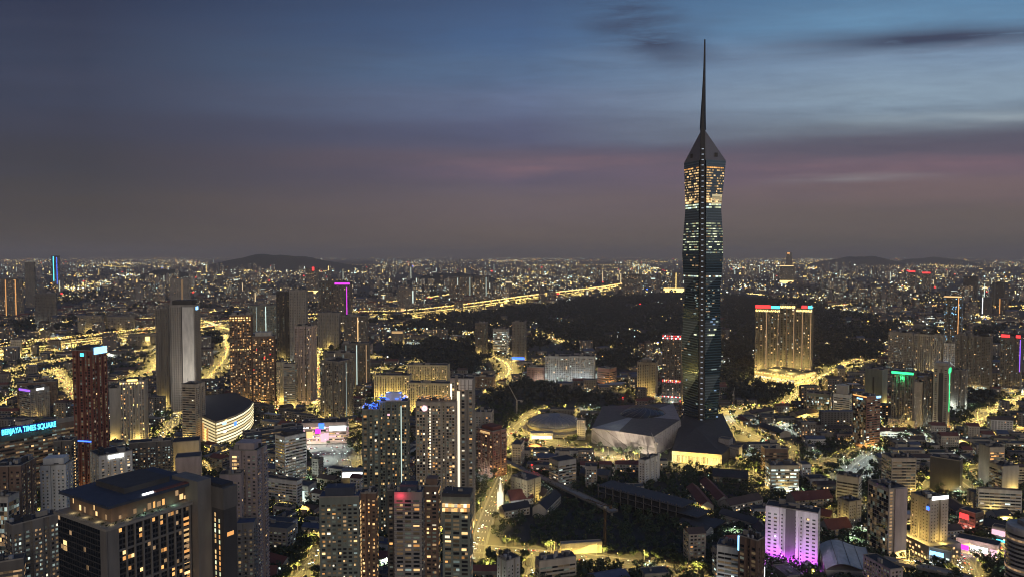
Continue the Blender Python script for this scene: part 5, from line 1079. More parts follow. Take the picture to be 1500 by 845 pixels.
for (p0, p1, w, hw, hr, wall, roof, lit, lab) in (
  ((1014,722),(1036,750),15,9,5,'pale','roofred',.2,'red-roofed school wing nearest the unfinished frame'), ((1033,713),(1060,742),15,9,5,'pale','roofred',.1,'second red-roofed school wing beside a lit passage'),
  ((1062,748),(1110,738),16,10,5,'pale','roofbrown',.08,'brown-roofed school wing facing the dark lawn'), ((1058,762),(1112,778),14,11,4,'pale','roofgrey',.03,'long grey-roofed classroom block left of the violet-washed block'),
  ((1100,770),(1122,790),14,9,4,'pale','roofbrown',.02,'short classroom block touching the violet-washed block'), ((1000,768),(1040,782),13,6,3,'white','roofgrey',.8,'low shed with a row of brightly lit white windows'),
  ((1158,742),(1212,738),20,12,7,'beige','roofred',.03,'large red-roofed school hall right of the dark lawn'), ((1180,757),(1218,764),16,9,5,'beige','roofred',.03,'smaller red-roofed hall behind the violet-washed block'),
  ((1206,782),(1240,778),16,9,8,'pale','roofred',.02,'red-roofed chapel with pale porch arches'), ((744,737),(777,733),20,8,9,'white','roofred',.4,'red-roofed church hall right of the white spire'),
  ((735,757),(772,750),14,10,5,'pale','roofdark',.02,'long white hall with dark roof in front of the church'), ((790,757),(812,735),17,11,6,'pale','roofdark',.02,'dark-roofed hall with white gable right of the church'),
  ((785,722),(803,735),14,9,6,'pale','roofbrown',.02,'timber-gabled hall beside the dark rail line'), ((383,822),(421,832),14,7,5,'pale','roofred',.12,'long red-roofed terrace by the golden lane'),
  ((378,848),(406,846),15,7,6,'pale','roofred',.08,'nearest red-roofed house by the golden lane'), ((852,696),(893,700),26,8,3,'midgrey','roofgrey',.0,'grey shed with flat gable roof left of the white office fin'),
  ((870,860),(915,852),26,8,5,'grey','roofblue',.03,'blue-grey hipped roof hall at the bottom centre'), ((1044,700),(1095,704),34,9,6,'dusk','roofdark',.0,'big dark barrel-roofed hall below the gold slip road'),
  ((790,606),(840,602),12,6,3,'beige','roofgrey',.3,'low hall with lit band behind the ribbed stadium dome'), ((1162,612),(1200,606),18,8,5,'cream','roofbrown',.75,'glowing gold palace-like hall with dark roof left of the boulevard'),
  ((1095,610),(1128,604),20,8,4,'cream','roofbrown',.75,'curving arcade glowing gold right of the spire tower'), ((1118,628),(1150,640),22,8,4,'beige','roofdark',.3,'long dark-roofed hall inside the gold loop road'),
  ((1388,742),(1412,760),18,10,4,'beige','roofbrown',.1,'brown-roofed shops right of the beige hotel'), ((1440,775),(1478,782),22,9,5,'pale','roofdark',.1,'dark hipped market roof near the round tower'), ((1452,762),(1474,760),16,8,5,'white','roofgrey',.2,'small white gabled hall near the right edge')):
    gable('hall' if 'hall' in lab else 'school_block' if ('school' in lab or 'class' in lab) else 'house' if 'house' in lab or 'terrace' in lab else 'low_building', lab, 'hall' if 'hall' in lab else 'building', p0, p1, w, hw, hr, wall, roof, lit, anchor=None)
def church_spire():
    C = G(733, 744); root = thing('church_spire', 'slender white church steeple with pinnacles and a star light', 'church', tuple(C)); h = height_at(733, 700, C); w = 3.2
    b = MB(); b.box(-w,w,-w,w,0,h*.45,0); b.box(-w*.8,w*.8,-w*.8,w*.8,h*.45,h*.56,0); b.build('tower', ['white'], root)
    b = MB(); b.lathe([(w*.8,h*.56),(.25,h)], 8, 0, 0, 0); b.build('spire', ['white'], root)
    for sx in (-1,1):
        for sy in (-1,1): b = MB(); b.lathe([(.7,0),(.7,h*.5),(0,h*.64)], 6, 0, sx*w, sy*w, False); b.build('pinnacle', ['white'], root)
    b = MB(); b.lathe([(0,h-.6),(.9,h+.2),(0,h+1)], 8, 0); b.build('star_light', ['lit_paper'], root)
    lamp(root, (-5,-13,9), 17000, (1,.86,.62)); lamp(root, (-5,-15,24), 14000, (1,.9,.75)); lamp(root, (12,-8,6), 3500, COOLL); lamp(root, (45,-14,6), 5200, COOLL); TREG.append((733, 744, C.x, C.y, 'the white church spire'))
church_spire()
def skeleton():
    A, B = G(885, 730), G(1055, 776); d = B-A; L = d.length; O = (A+B)/2; root = thing('concrete_frame', 'unfinished bare concrete frame running beside the dark pit', 'construction', tuple(O), math.atan2(d.y, d.x)); w = 15
    for f in range(3): b = MB(); b.box(-L/2, L/2-f*20, -w, w, 6+f*7, 6.9+f*7, 0, None, True); b.build('floor_slab', ['roofgrey'], root)
    n = int(L/11)
    for i in range(n):
        for y in (-w+1, w-1): b = MB(); x = -L/2+1+i*11; b.box(x-.5, x+.5, y-.5, y+.5, 0, 23 if i < n-3 else 8, 0); b.build('column', ['dusk'], root)
    b = MB()
    for i in range(int(L/3)): b.box(-L/2+i*3, -L/2+i*3+.25, -w, -w+.25, 21.0, 22.6)
    b.build('rebar', ['brown'], root); un = d.normalized(); pn = Vector((-un.y, un.x, 0)); mark_poly([(q.x, q.y) for q in (A+pn*w, A-pn*w, B-pn*w, B+pn*w)], 1, 6)
    TREG.append((965, 750, O.x, O.y, 'the unfinished concrete frame'))
skeleton()
def crane(label, px, yb, yt, jib, ang, luff=0.0, red=False, white=False, mat='craneyellow'):
    C = G(px, yb); h = height_at(px, yt, C); root = thing('tower_crane', label, 'crane', tuple(C), R(ang), 'tower cranes'); w = max(.9, C.y/1500)
    b = MB()
    for sx in (-w,w):
        for sy in (-w,w): b.bar((sx,sy,0), (sx,sy,h), .35)
    z = 0; k = 0
    while z < h-4: b.bar((-w,-w,z), (w,-w,z+4) if k % 2 else (w,-w,z), .25); b.bar((w,-w,z), (-w,-w,z+4), .25); b.bar((-w,w,z), (w,w,z+4), .25); z += 4; k += 1
    b.build('mast', [mat], root); b = MB(); e = (jib*math.cos(luff), 0, h+jib*math.sin(luff))
    b.bar((0,-w*.7,h), e, .45); b.bar((0,w*.7,h), e, .45); b.bar((0,0,h+w*2), e, .35)
    for k in range(12): t = k/12; p = Vector((0,0,h)).lerp(Vector(e), t); b.bar(p+Vector((0,-w*.7*(1-t),0)), p+Vector((e[0]/12,w*.7*(1-t),(e[2]-h)/12)), .22)
    b.build('jib', [mat], root); b = MB(); b.bar((0,0,h+w), (-jib*.3,0,h+w), .8); b.box(-jib*.33,-jib*.24,-1.2,1.2,h-2,h+1.5); b.build('counter_jib', [mat], root)
    b = MB(); b.box(-1.2,1.2,-1.2,1.2,h-2.4,h); b.build('cab', ['pale'], root)
    if red or white: b = MB(); b.lathe([(0,h+2*w-1.3),(1.5,h+2*w),(0,h+2*w+1.3)], 8); b.build('beacon', ['lit_red' if red else 'lit_floodwhite'], root); lamp(root, (0,-3,h+2*w+1), 1500 if red else 20000, (1,.05,.05) if red else COOLL)
crane('ochre tower crane rising from the dark pit', 886, 806, 740, 22, 150, .15); crane('white luffing crane behind the ribbed stadium dome', 757, 609, 586, 36, 150, 1.0, mat='pale')
crane('luffing crane with a red lamp behind the faceted shell', 912, 612, 583, 40, 35, .7, True); crane('crane mast with a red lamp just left of the spire tower', 996, 612, 588, 30, 180, .1, True)
crane('pale crane in front of the faceted shell', 960, 668, 648, 18, 110, .8, mat='pale'); crane('red-lit crane on the dark rail line by the church', 779, 700, 682, 18, 30, .3, True); crane('slim crane right of the spire tower', 1074, 614, 577, 14, 60, 1.2, mat='pale')
crane('white-lit crane over the unfinished towers at the right edge', 1456, 450, 401, 90, 20, .2, False, True, 'steel'); crane('second white-lit crane left of the unfinished towers', 1448, 452, 402, 80, 160, .5, False, True, 'steel'); crane('luffing crane highest at the right edge', 1480, 450, 402, 90, 60, 1.1, False, False, 'steel'); crane('green-lit site crane by the right-hand wood', 1357, 500, 476, 60, 120, 1.2, False, True, 'steel')
def sign_text(name, label, body, P0, P1, z, hh, mat, cat='sign'):
    # letters standing on the edge P0-P1 at height z
    d = Vector((P1[0]-P0[0], P1[1]-P0[1], 0)); cu = bpy.data.curves.new('letters', 'FONT'); cu.body = body; cu.extrude = .25; cu.offset = .02; cu.size = 1; cu.align_x = 'LEFT'; cu.materials.append(MATS[mat])
    root = thing(name, label, cat, (P0[0], P0[1], z), math.atan2(d.y, d.x)); o = bpy.data.objects.new('lettering', cu); COL.objects.link(o); o.parent = root; bpy.context.view_layer.update()
    me = bpy.data.meshes.new_from_object(o.evaluated_get(bpy.context.evaluated_depsgraph_get())); bpy.data.objects.remove(o); me.materials.clear(); me.materials.append(MATS[mat])
    o = bpy.data.objects.new('lettering', me); COL.objects.link(o); o.parent = root; wd = max(v.co.x for v in me.vertices)
    o.scale = (d.length/wd, hh/.72, 1); o.rotation_euler = (R(90), 0, 0)
    b = MB(); b.box(-.5, d.length+.5, .6, .9, -1.2, hh+1.2, 0, None, True); b.build('backboard', ['signnavy'], root)
    for t in (.15,.5,.85): lamp(root, (d.length*t, -2.5, hh*.4), 2600, (.1,.8,1))
    return root
emit_mat('signnavy', (.01,.03,.35), .35); emit_mat('lit_letters', (.10,.85,1), 2.4)
mall = next(o for o in COL.objects if o.get('label','').startswith('wide brown shopping'))
Cm, am, lm, rm, Lm, Rm = footprint(-14, 735, 6, 146, 74, 60); hm = height_at(-14, 636, Cm)
def along(px): u = (px-750)/FPX/ray(px, 640)[1]; t = (u*Cm.y-Cm.x)/(rm.x-u*rm.y); q = rm*t - lm*1.6; return Cm + Vector((q.x, q.y, 0))
sign_text('name_sign', 'glowing cyan rooftop lettering along the edge of the brown mall', 'BERJAYA TIMES SQUARE', along(2), along(82), hm-3.2, 7.0, 'lit_letters')

# ================================================================== street lamps, cars
def lamp_protos():
    b = MB(); b.bar((0,0,0), (0,0,12.4), .28); b.bar((0,0,12.4), (1.8,0,12.8), .2); pole = b.mesh('pole', ['steel'])
    heads = {}
    for k, m_ in (('s','lamp_sodium'), ('w','lamp_white')):
        b = MB(); b.lathe([(0,12.3),(.6,12.6),(.6,12.85),(0,13.1)], 8, 0, 1.9, 0, False); heads[k] = b.mesh('lamp_head', [m_])
    return pole, heads
POLE, HEADS = lamp_protos(); NLAMP = 0
LQ = []
def street_lamp(p, rz, power, kind, where, z=0.0): LQ.append((p.copy(), rz, power, kind, where, z))
def build_lamps():
    LQ.sort(key=lambda q: q[0].y)
    for q in LQ[:295]: one_lamp(*q)
    b = MB(); far_ = LQ[295:]
    for p, rz, power, kind, where, z in far_:
        b.bar((p.x,p.y,z), (p.x,p.y,z+9.4), .3, 0); s = max(.8, p.y*.00045); b.lathe([(0,z+9.4-s),(s,z+9.6),(0,z+9.6+s)], 6, 1 if kind == 's' else 2, p.x, p.y, False)
    o = b.build('far_street_lamps', ['steel', 'lamp_sodium', 'lamp_white'], None, 'stuff')
    for p, rz, power, kind, where, z in far_: lamp(o, (p.x+1.9*math.cos(rz), p.y+1.9*math.sin(rz), z+8.4), power*13, SODIUM if kind == 's' else WHITEL, .5, 165)
def one_lamp(p, rz, power, kind, where, z=0.0):
    global NLAMP
    NLAMP += 1
    root = thing('street_lamp', where, 'street lamp', (p.x, p.y, z), rz, 'street lamps')
    for nm, me in (('pole', POLE), ('lamp_head', HEADS[kind])):
        o = bpy.data.objects.new(nm, me); COL.objects.link(o); o.parent = root
    lamp(root, (1.9, 0, 11.9), power*13, SODIUM if kind == 's' else WHITEL, .5, 146)
def far_scale(root, k):
    root.scale = (k, k, k)
def car_protos():
    out = []
    for mat in ('carwhite', 'cargrey', 'carred', 'charcoal'):
        b = MB(); prof = [(-2.2,.35),(-2.2,.85),(-1.55,.95),(-1.1,1.45),(.55,1.45),(1.15,.98),(2.15,.8),(2.2,.35)]
        for (x0,z0), (x1,z1) in zip(prof, prof[1:]): b.face([(x0,.85,z0), (x1,.85,z1), (x1,-.85,z1), (x0,-.85,z0)], 1 if (z0 > .9 and z1 > 1.4) or (z1 < 1.0 and z0 > 1.4) else 0)
        b.face([(x,-.85,z) for x, z in prof][::1][::-1], 0); b.face([(x,.85,z) for x, z in prof], 0)
        for x in (-1.35, 1.35):
            for y in (-.86, .86): b.bar((x,y-.1,.33), (x,y+.1,.33), .62, 2)
        out.append(b.mesh('body', [mat, 'glass', 'charcoal']))
    b = MB(); b.lathe([(0,-.3),(.34,0),(0,.3)], 6, 0, 0, 0, False); return out, b.mesh('headlight', ['lit_floodwhite']), b.mesh('tail_light', ['lit_red'])
BODIES, HEADM, TAILM = car_protos(); CARN = {'carwhite':'white','cargrey':'grey','carred':'red','charcoal':'black'}
def car(p, rz, where, z=0.15):
    i = rng.randrange(4); me = BODIES[i]; c = CARN[me.materials[0].name]
    root = thing('car', f'{c} car on the {where}', 'car', (p.x, p.y, z), rz, 'cars on the lit streets')
    o = bpy.data.objects.new('body', me); COL.objects.link(o); o.parent = root
    for nm, m_, x in (('headlight', HEADM, 2.2), ('tail_light', TAILM, -2.2)):
        for y in (-.6, .6): o = bpy.data.objects.new(nm, m_); COL.objects.link(o); o.parent = root; o.location = (x, y, .7)
highway = MB(); 
for pts, width, z, where, lamps, ncars in ROADS:
    if where == '': continue
    seglen = [(q-p).length for p, q in zip(pts, pts[1:])]; total = sum(seglen)
    def at(dist):
        for p, q, s in zip(pts, pts[1:], seglen):
            if dist <= s or (q-pts[-1]).length < 1e-6:
                t = (q-p); return p + t*min(1, dist/max(s, 1e-6)), math.atan2(t.y, t.x)
            dist -= s
        return pts[-1], 0
    if lamps:
        sp_, pw, kd = lamps; d = sp_*.4; side = 1
        while d < total:
            p, a = at(d); n = Vector((-math.sin(a), math.cos(a), 0))*side; q = p + n*(width/2+1.2)
            ppx, ppy = proj(q.x, q.y, z)
            if -60 < ppx < 1560 and ppy < 900: street_lamp(q, a - math.pi/2*side, pw, kd, f'street lamp on the {where}', z)
            side = -side; d += sp_*rng.uniform(.9, 1.1)
    for _ in range(int(ncars*1.8)):
        d = rng.uniform(.05, .95)*total; p, a = at(d); s = rng.choice((-1, 1)); n = Vector((-math.sin(a), math.cos(a), 0))*s; q = p + n*(width*rng.choice((.14, .34)))
        car(q, a if s < 0 else a+math.pi, where)
# white-lit parking yard behind the tiered office, dark car yard by the spire tower
yard = MB(); YP = [(448,652),(505,650),(520,688),(470,692)]; yard.face([tuple(G(*p)+Vector((0,0,.09))) for p in YP][::-1]); yard.build('parking_yard', ['paving'], None, 'structure'); mark_poly([G(*p)[:2] for p in YP], 2, 4)
for i in range(7):
    for j in range(4):
        if rng.random() < .8:
            s, t = (i+.5)/7, (j+.5)/4; p = (G(*YP[0])*(1-s)+G(*YP[1])*s)*(1-t)+(G(*YP[3])*(1-s)+G(*YP[2])*s)*t; car(p, R(70)+(math.pi if rng.random() < .5 else 0), 'white-lit parking yard', .12)
for s, t in ((.1,.1),(.5,.1),(.9,.15),(.15,.6),(.55,.55),(.9,.6),(.5,.95)):
    p = (G(*YP[0])*(1-s)+G(*YP[1])*s)*(1-t)+(G(*YP[3])*(1-s)+G(*YP[2])*s)*t; street_lamp(p, rng.uniform(0,6), 12000, 'w', 'white street lamp over the parking yard behind the tiered office')
for (px, py) in ((1124,619),(1145,624),(1150,638),(1166,630),(1172,633),(1178,634),(1070,612),(1222,634),(1152,604),(1262,672),(1235,680),(1275,676)):
    street_lamp(G(px, py), rng.uniform(0,6), 42000 if py < 660 else 20000, 'w', 'cold white floodlight lamp among the trees right of the spire tower')
for (px, py) in ((1305,640),(1328,641),(1352,641),(1376,642),(1400,644),(1330,652),(1356,650),(1415,650)):
    street_lamp(G(px, py), rng.uniform(0,6), 14000, 'w', 'small white lamp over the dark bus yard below the boulevard')

# ================================================================== low roofs between the named buildings
ORD = ['nearest','second','third','fourth','fifth','sixth','seventh','eighth','ninth','tenth','eleventh','twelfth','thirteenth','fourteenth','fifteenth','sixteenth','seventeenth','eighteenth','nineteenth','twentieth']
TA = np.array([(q[2], q[3]) for q in TREG]); COUNT = {}
def anchor_of(x, y):
    d = np.hypot(TA[:,0]-x, (TA[:,1]-y)); i = int(d.argmin()); ax, ay = TA[i]; px, _ = proj(x, y); apx = TREG[i][0]
    rel = 'behind' if y > ay + abs(x-ax)*1.0 else 'in front of' if y < ay - abs(x-ax)*1.0 else 'left of' if px < apx else 'right of'
    return rel, TREG[i][4]
PEND = []
ROOFS = [('roofdark','black-roofed'),('roofgrey','grey-roofed'),('roofred','red-roofed'),('roofbrown','brown-roofed'),('roofblue','blue-roofed'),('rooflight','pale-roofed')]
WALLS = [('pale','pale'),('beige','beige'),('grey','grey'),('pink','pinkish'),('cream','cream'),('midgrey','dim grey'),('white','white')]
far = MB(); FARM = ['midgrey','roofdark','roofgrey','roofred','roofbrown','lit_warm','lit_white','lit_cool','lit_amber','glass','beige','midgrey','roofblue','rooflight']
def low(cx, cy_, ang, L, W, h, wall, roof, pitched, r, asobj):
    u = Vector((math.cos(ang), math.sin(ang), 0)); n = Vector((-u.y, u.x, 0)); O = Vector((cx, cy_, 0))
    if asobj:
        b = MB(); poly = [(-L/2,-W/2),(L/2,-W/2),(L/2,W/2),(-L/2,W/2)]; b.prism(poly, 0, h, 0); lits = []
        st = ST(bw=r.uniform(3.2,5), fh=3.5, ww=r.choice((.5,.62,.9)), wh=.48, z0=.5, ztop=.6, lit=r.choice((.02,.05,.12,.25)), pal=(('warm',3),('white',2),('cool',2),('amber',2),('dimwarm',3)))
        for i in range(4): facade(b, poly[i], poly[(i+1)%4], .5, h, st, r, lits)
        rel, an = anchor_of(cx, cy_); root = thing('low_building', '', 'building', (cx, cy_, 0), ang, 'low buildings between the towers'); PEND.append((root, rel, an, wall[1], roof[1], cx, cy_))
        b.build('wall', [wall[0], 'glass', 'lit_faint', 'lit_faint2'], root); put_windows(root, lits, 0)
        if pitched:
            b = MB(); w = W/2; hr = w*.5
            for s in (-1,1):
                q = [(-L/2-.4, s*(w+.7), h-.3), (L/2+.4, s*(w+.7), h-.3), (L/2+.4, 0, h+hr), (-L/2-.4, 0, h+hr)]; b.face(q if s < 0 else q[::-1])
                q = [(s*L/2,-w,h), (s*L/2,w,h), (s*L/2,0,h+hr)]; b.face(q if s > 0 else q[::-1])
            b.build('roof', [roof[0]], root)
        else: roof_part(root, poly, h, roof[0], r, 1, 1.0)
        return
    c = [O+u*a*L/2+n*k*W/2 for a, k in ((-1,-1),(1,-1),(1,1),(-1,1))]; wi, ri = FARM.index(wall[0]) if wall[0] in FARM and r.random() < .5 else 0, FARM.index(roof[0]); p = [(q.x,q.y) for q in c]
    far.prism(p, 0, h, wi, ri)
    if pitched:
        e0, e1 = (c[0]+c[3])/2, (c[1]+c[2])/2; hr = W*.25
        far.face([(*p[0],h+.05), (*p[1],h+.05), (e1.x,e1.y,h+hr), (e0.x,e0.y,h+hr)], ri); far.face([(*p[2],h+.05), (*p[3],h+.05), (e0.x,e0.y,h+hr), (e1.x,e1.y,h+hr)], ri)
    for i in range(4):
        A, B = c[i], c[(i+1)%4]; d = (B-A); l = d.length; d.normalize(); nn = Vector((d.y,-d.x,0))
        if nn.y > .3: continue
        s = 1.0; fl = max(1, int(h/3.6))
        while s < l-2.5:
            for f in range(fl):
                a = A+d*s+nn*.1; e = A+d*(s+2.4)+nn*.1; z = f*3.6+1; lit = r.random()
                far.face([(a.x,a.y,z), (e.x,e.y,z), (e.x,e.y,z+1.7), (a.x,a.y,z+1.7)], 9 if lit > .16 else r.choice((5,5,6,7,8)))
            s += 5.5
cands = []
r = random.Random(11)
for j, y0 in enumerate(np.arange(655, 5200, 36)):
    scale = 1.0 if y0 < 1900 else 1.35 if y0 < 3000 else 1.8
    x = -.78*y0 - 60
    while x < .78*y0 + 60:
        L = (r.uniform(12, 34) if r.random() < .72 else r.uniform(34, 60))*scale; W = r.uniform(11, 18)*scale; ppx, _ = proj(x, y0)
        ang = R(14)*math.sin(x/260)+R(12)*math.sin(y0/330+1) + (R(90) if r.random() < .15 else 0); cx, cy_ = x+L/2, y0 + r.uniform(-5, 5)*scale
        gapm = r.uniform(3, 16)*scale; x += L + gapm
        if y0 > 1900 and (j % 3 or r.random() < .3): continue
        u = (math.cos(ang), math.sin(ang)); ok = True
        for a in (-.5, -.25, 0, .25, .5):
            for k in (-.5, 0, .5):
                if not free(cx+u[0]*a*L-u[1]*k*W, cy_+u[1]*a*L+u[0]*k*W): ok = False; break
            if not ok: break
        if ok and 690 < ppx < 1060 and 690 < float(proj(cx, cy_)[1]) < 812 and r.random() < .6: ok = False
        if not ok: continue
        mark_poly([(cx+u[0]*a*L-u[1]*k*W, cy_+u[1]*a*L+u[0]*k*W) for a, k in ((-.5,-.5),(.5,-.5),(.5,.5),(-.5,.5))], 1)
        h = r.choice((7,8,10,11,12,14)) if r.random() < .82 else r.uniform(16, 34)
        if y0 > 1900 and r.random() < .12: h = r.uniform(25, 60)
        ri = r.choices(range(6), (5,4,2,2,2,1))[0]; cands.append((cx, cy_, ang, L, W, h, r.choice(WALLS), ROOFS[ri], ri in (2,3) or (ri == 4 and r.random() < .5)))
vis = []
for k, c in enumerate(cands):
    px, py = proj(c[0], c[1], c[5])
    if -30 < px < 1530 and 0 < py < 880: vis.append(c)
vis.sort(key=lambda c: c[1])
for k, c in enumerate(vis): low(*c, r, k < 290)
far.build('far_rooftops', FARM, None, 'stuff')
groups = {}
for q in PEND: groups.setdefault((q[1], q[2], q[3], q[4]), []).append(q)
for (rel, an, wc, rc), items in groups.items():
    ai = [t for t in TREG if t[4] == an][0]; items.sort(key=lambda q: math.hypot(q[5]-ai[2], q[6]-ai[3]))
    for k, q in enumerate(items):
        o_ = '' if len(items) == 1 else ORD[min(k, 19)] + ' '
        q[0]['label'] = f'{o_}low {wc} {rc} building {rel} {an}'
# lamps in the yards and back streets between the low roofs
spots = [G(px+2, py+1) for px, py, rad in CLEARINGS]
for _ in range(4000):
    py = 520 + (845-520)*r.random()**.75; px = r.uniform(0, 1500); p = G(px, py)
    if not free(p.x, p.y): continue
    if any(math.hypot(p.x-q.x, p.y-q.y) < 34 for q in spots): continue
    if 690 < px < 1120 and py > 680: 
        if r.random() < .75: continue
    spots.append(p)
    if len(spots) > 210: break
for _ in range(3000):                                     # unshielded yard lights that gild the walls of the middle distance
    py = 432+150*r.random(); px = r.uniform(0, 1500); p = G(px, py)
    if not free(p.x, p.y) or any(math.hypot(p.x-q.x, p.y-q.y) < 60 for q in spots): continue
    spots.append(p)
    if len(spots) > 480: break
for p in spots:
    rel, an = anchor_of(p.x, p.y); dist = p.y; k = 's' if r.random() < .68 else 'w'
    street_lamp(p, r.uniform(0, 6.28), (9000 if k == 'w' else 11000)*(dist/900)**1.3, k, f'{"gold" if k == "s" else "white"} back-street lamp {rel} {an}')

build_lamps()
# ================================================================== trees
def tree_proto(seed, h, rad, nleaf=230):
    r = random.Random(seed); t = MB(); k = 5
    def limb(a, b, r0, r1):
        a, b = Vector(a), Vector(b); d = (b-a).normalized(); u = d.cross(Vector((0,1,.1))).normalized(); v = d.cross(u)
        for i in range(k):
            c0, c1 = 2*math.pi*i/k, 2*math.pi*(i+1)/k; f = lambda c: u*math.cos(c)+v*math.sin(c)
            t.face([a+f(c0)*r0, a+f(c1)*r0, b+f(c1)*r1, b+f(c0)*r1])
    limb((0,0,0), (0,0,h*.45), .35, .25); cl = []
    for i in range(6):
        a = i*1.05+r.random(); e = (rad*.62*math.cos(a)*r.uniform(.5,1), rad*.62*math.sin(a)*r.uniform(.5,1), h*r.uniform(.55,.86)); limb((0,0,h*.42), e, .2, .07); cl.append((Vector(e), rad*r.uniform(.36,.6)))
    cl.append((Vector((0,0,h*.85)), rad*.5)); c = MB()
    for i in range(nleaf):
        o, rr_ = r.choice(cl); d = Vector((r.gauss(0,1), r.gauss(0,1), r.gauss(0,.75))).normalized()*rr_*r.uniform(.45,1.05); p = o+d
        e = Vector((r.gauss(0,1), r.gauss(0,1), r.gauss(0,1))).normalized()*r.uniform(.35,.8); f = e.cross(d.normalized()+Vector((.01,.3,0)))*.9
        c.face([p-e, p+f, p+e, p-f])
    return t.mesh('trunk', ['bark']), c.mesh('crown', ['leaf'])
TREES = [tree_proto(i, 9+1.3*i, 3.6+.45*i) for i in range(6)]
def tree(p, k, sc, label):
    root = thing('tree', label, 'tree', (p[0], p[1], 0), r.uniform(0, 6.28), 'trees among the buildings'); root.scale = (sc, sc, sc)
    for nm, me in zip(('trunk', 'crown'), TREES[k]): o = bpy.data.objects.new(nm, me); COL.objects.link(o); o.parent = root
cand = []
for _ in range(140000):
    py = 505 + 365*r.random(); px = r.uniform(-20, 1520); p = G(px, py); i, j = cell(p.x, p.y)
    if not (0 <= i < occ.shape[0] and 0 <= j < occ.shape[1]): continue
    if (1050 < px < 1190 and 590 < py < 660 or 740 < px < 1000 and 640 < py < 682) and r.random() < .6: continue
    if occ[i,j] == 0 and r.random() < .85: occ[i,j] = 4; cand.append(p)
    if len(cand) > 9000: break
side_ = []
for pts, width, z, where, lamps, nc in ROADS:
    if z > 0 or min(p.y for p in pts) > 1500: continue
    for p, q in zip(densify(pts, 11), densify(pts, 11)[1:]):
        t = (q-p).normalized(); n = Vector((-t.y, t.x, 0))
        for s in (-1, 1):
            if r.random() < .5:
                k = p + n*s*(width/2+r.uniform(4.2, 7.5)); i, j = cell(k.x, k.y)
                if 0 <= i < occ.shape[0] and 0 <= j < occ.shape[1] and occ[i,j] in (0, 2, 4) and not any((k-m_).length < 7 for m_ in side_[-40:]):
                    if all(abs((k-o_).x) > 1e9 or (k-o_).length > width2/2+2.5 for P2, width2, z2, *_ in ROADS if z2 == 0 for o_ in P2[::1] if abs(o_.x-k.x) < 40 and abs(o_.y-k.y) < 40): side_.append(k)
cand.sort(key=lambda p: p.y); side_.sort(key=lambda p: p.y); near = side_[:190] + cand[:105]; rest = side_[190:] + cand[105:]
TLAB = {}
for p in near:
    rel, an = anchor_of(p.x, p.y); tree(p, r.randrange(6), r.uniform(.75, 1.25), f'dark leafy tree {rel} {an}')
# woods and the scattered farther trees: leaf clumps nobody could count
def wood_mesh(points, name, leaf, per, hh):
    n = len(points)*per; rs = np.random.RandomState(4); P = np.repeat(np.array(points), per, 0); rad = np.repeat(rs.uniform(.7, 1.3, len(points)), per)
    d = rs.normal(size=(n,3)); d /= np.linalg.norm(d, axis=1)[:,None]; rr_ = rs.uniform(.5, 1.0, n)*rad*hh*.45
    c = np.stack([P[:,0]+d[:,0]*rr_, P[:,1]+d[:,1]*rr_, hh*rad*.62+d[:,2]*rr_*.85], 1)
    e = rs.normal(size=(n,3)); e /= np.linalg.norm(e, axis=1)[:,None]; f = np.cross(e, d); f /= np.linalg.norm(f, axis=1)[:,None]+1e-6; s = (leaf*rs.uniform(.6, 1.3, n))[:,None]; e *= s; f *= s
    v = np.stack([c-e, c+f, c+e, c-f], 1).reshape(-1, 3); me = bpy.data.meshes.new(name); me.vertices.add(len(v)); me.vertices.foreach_set('co', v.ravel())
    me.loops.add(n*4); me.polygons.add(n); me.loops.foreach_set('vertex_index', np.arange(n*4)); me.polygons.foreach_set('loop_start', np.arange(0, n*4, 4)); me.update(); me.materials.append(MATS['woodleaf' if name in ('forest','treeline') else 'leaf'])
    o = bpy.data.objects.new(name, me); COL.objects.link(o); o['kind'] = 'stuff'; return o
ii, jj = np.nonzero(occ == 3); rs = np.random.RandomState(2); pts = []
for i, j in zip(ii, jj):
    y = gy[j]; keep = .22 if y < 1500 else .10 if y < 3000 else .05
    if rs.rand() < keep: pts.append((gx[i]+rs.uniform(-3,3), gy[j]+rs.uniform(-3,3), 0))
nearp = [p for p in pts if p[1] < 1500]; farp = [p for p in pts if p[1] >= 1500]
wood_mesh(nearp, 'woodland', .9, 46, 10); wood_mesh(farp, 'forest', 2.6, 26, 15)
wood_mesh([(p.x, p.y, 0) for p in rest], 'foliage', 1.5, 26, 9)
fp = []                                                    # tree belts of the far city
for _ in range(9000):
    py = 398 + 115*rs.rand(); px = rs.uniform(-40, 1540); p = G(px, py); i, j = cell(p.x, p.y)
    if (0 <= i < occ.shape[0] and 0 <= j < occ.shape[1]) and occ[i,j]: continue
    if math.sin(px*.031+py*.21)+math.sin(px*.011-py*.13) < .1: continue
    fp.append((p.x, p.y, 0))
wood_mesh(fp, 'treeline', 7, 18, 18)

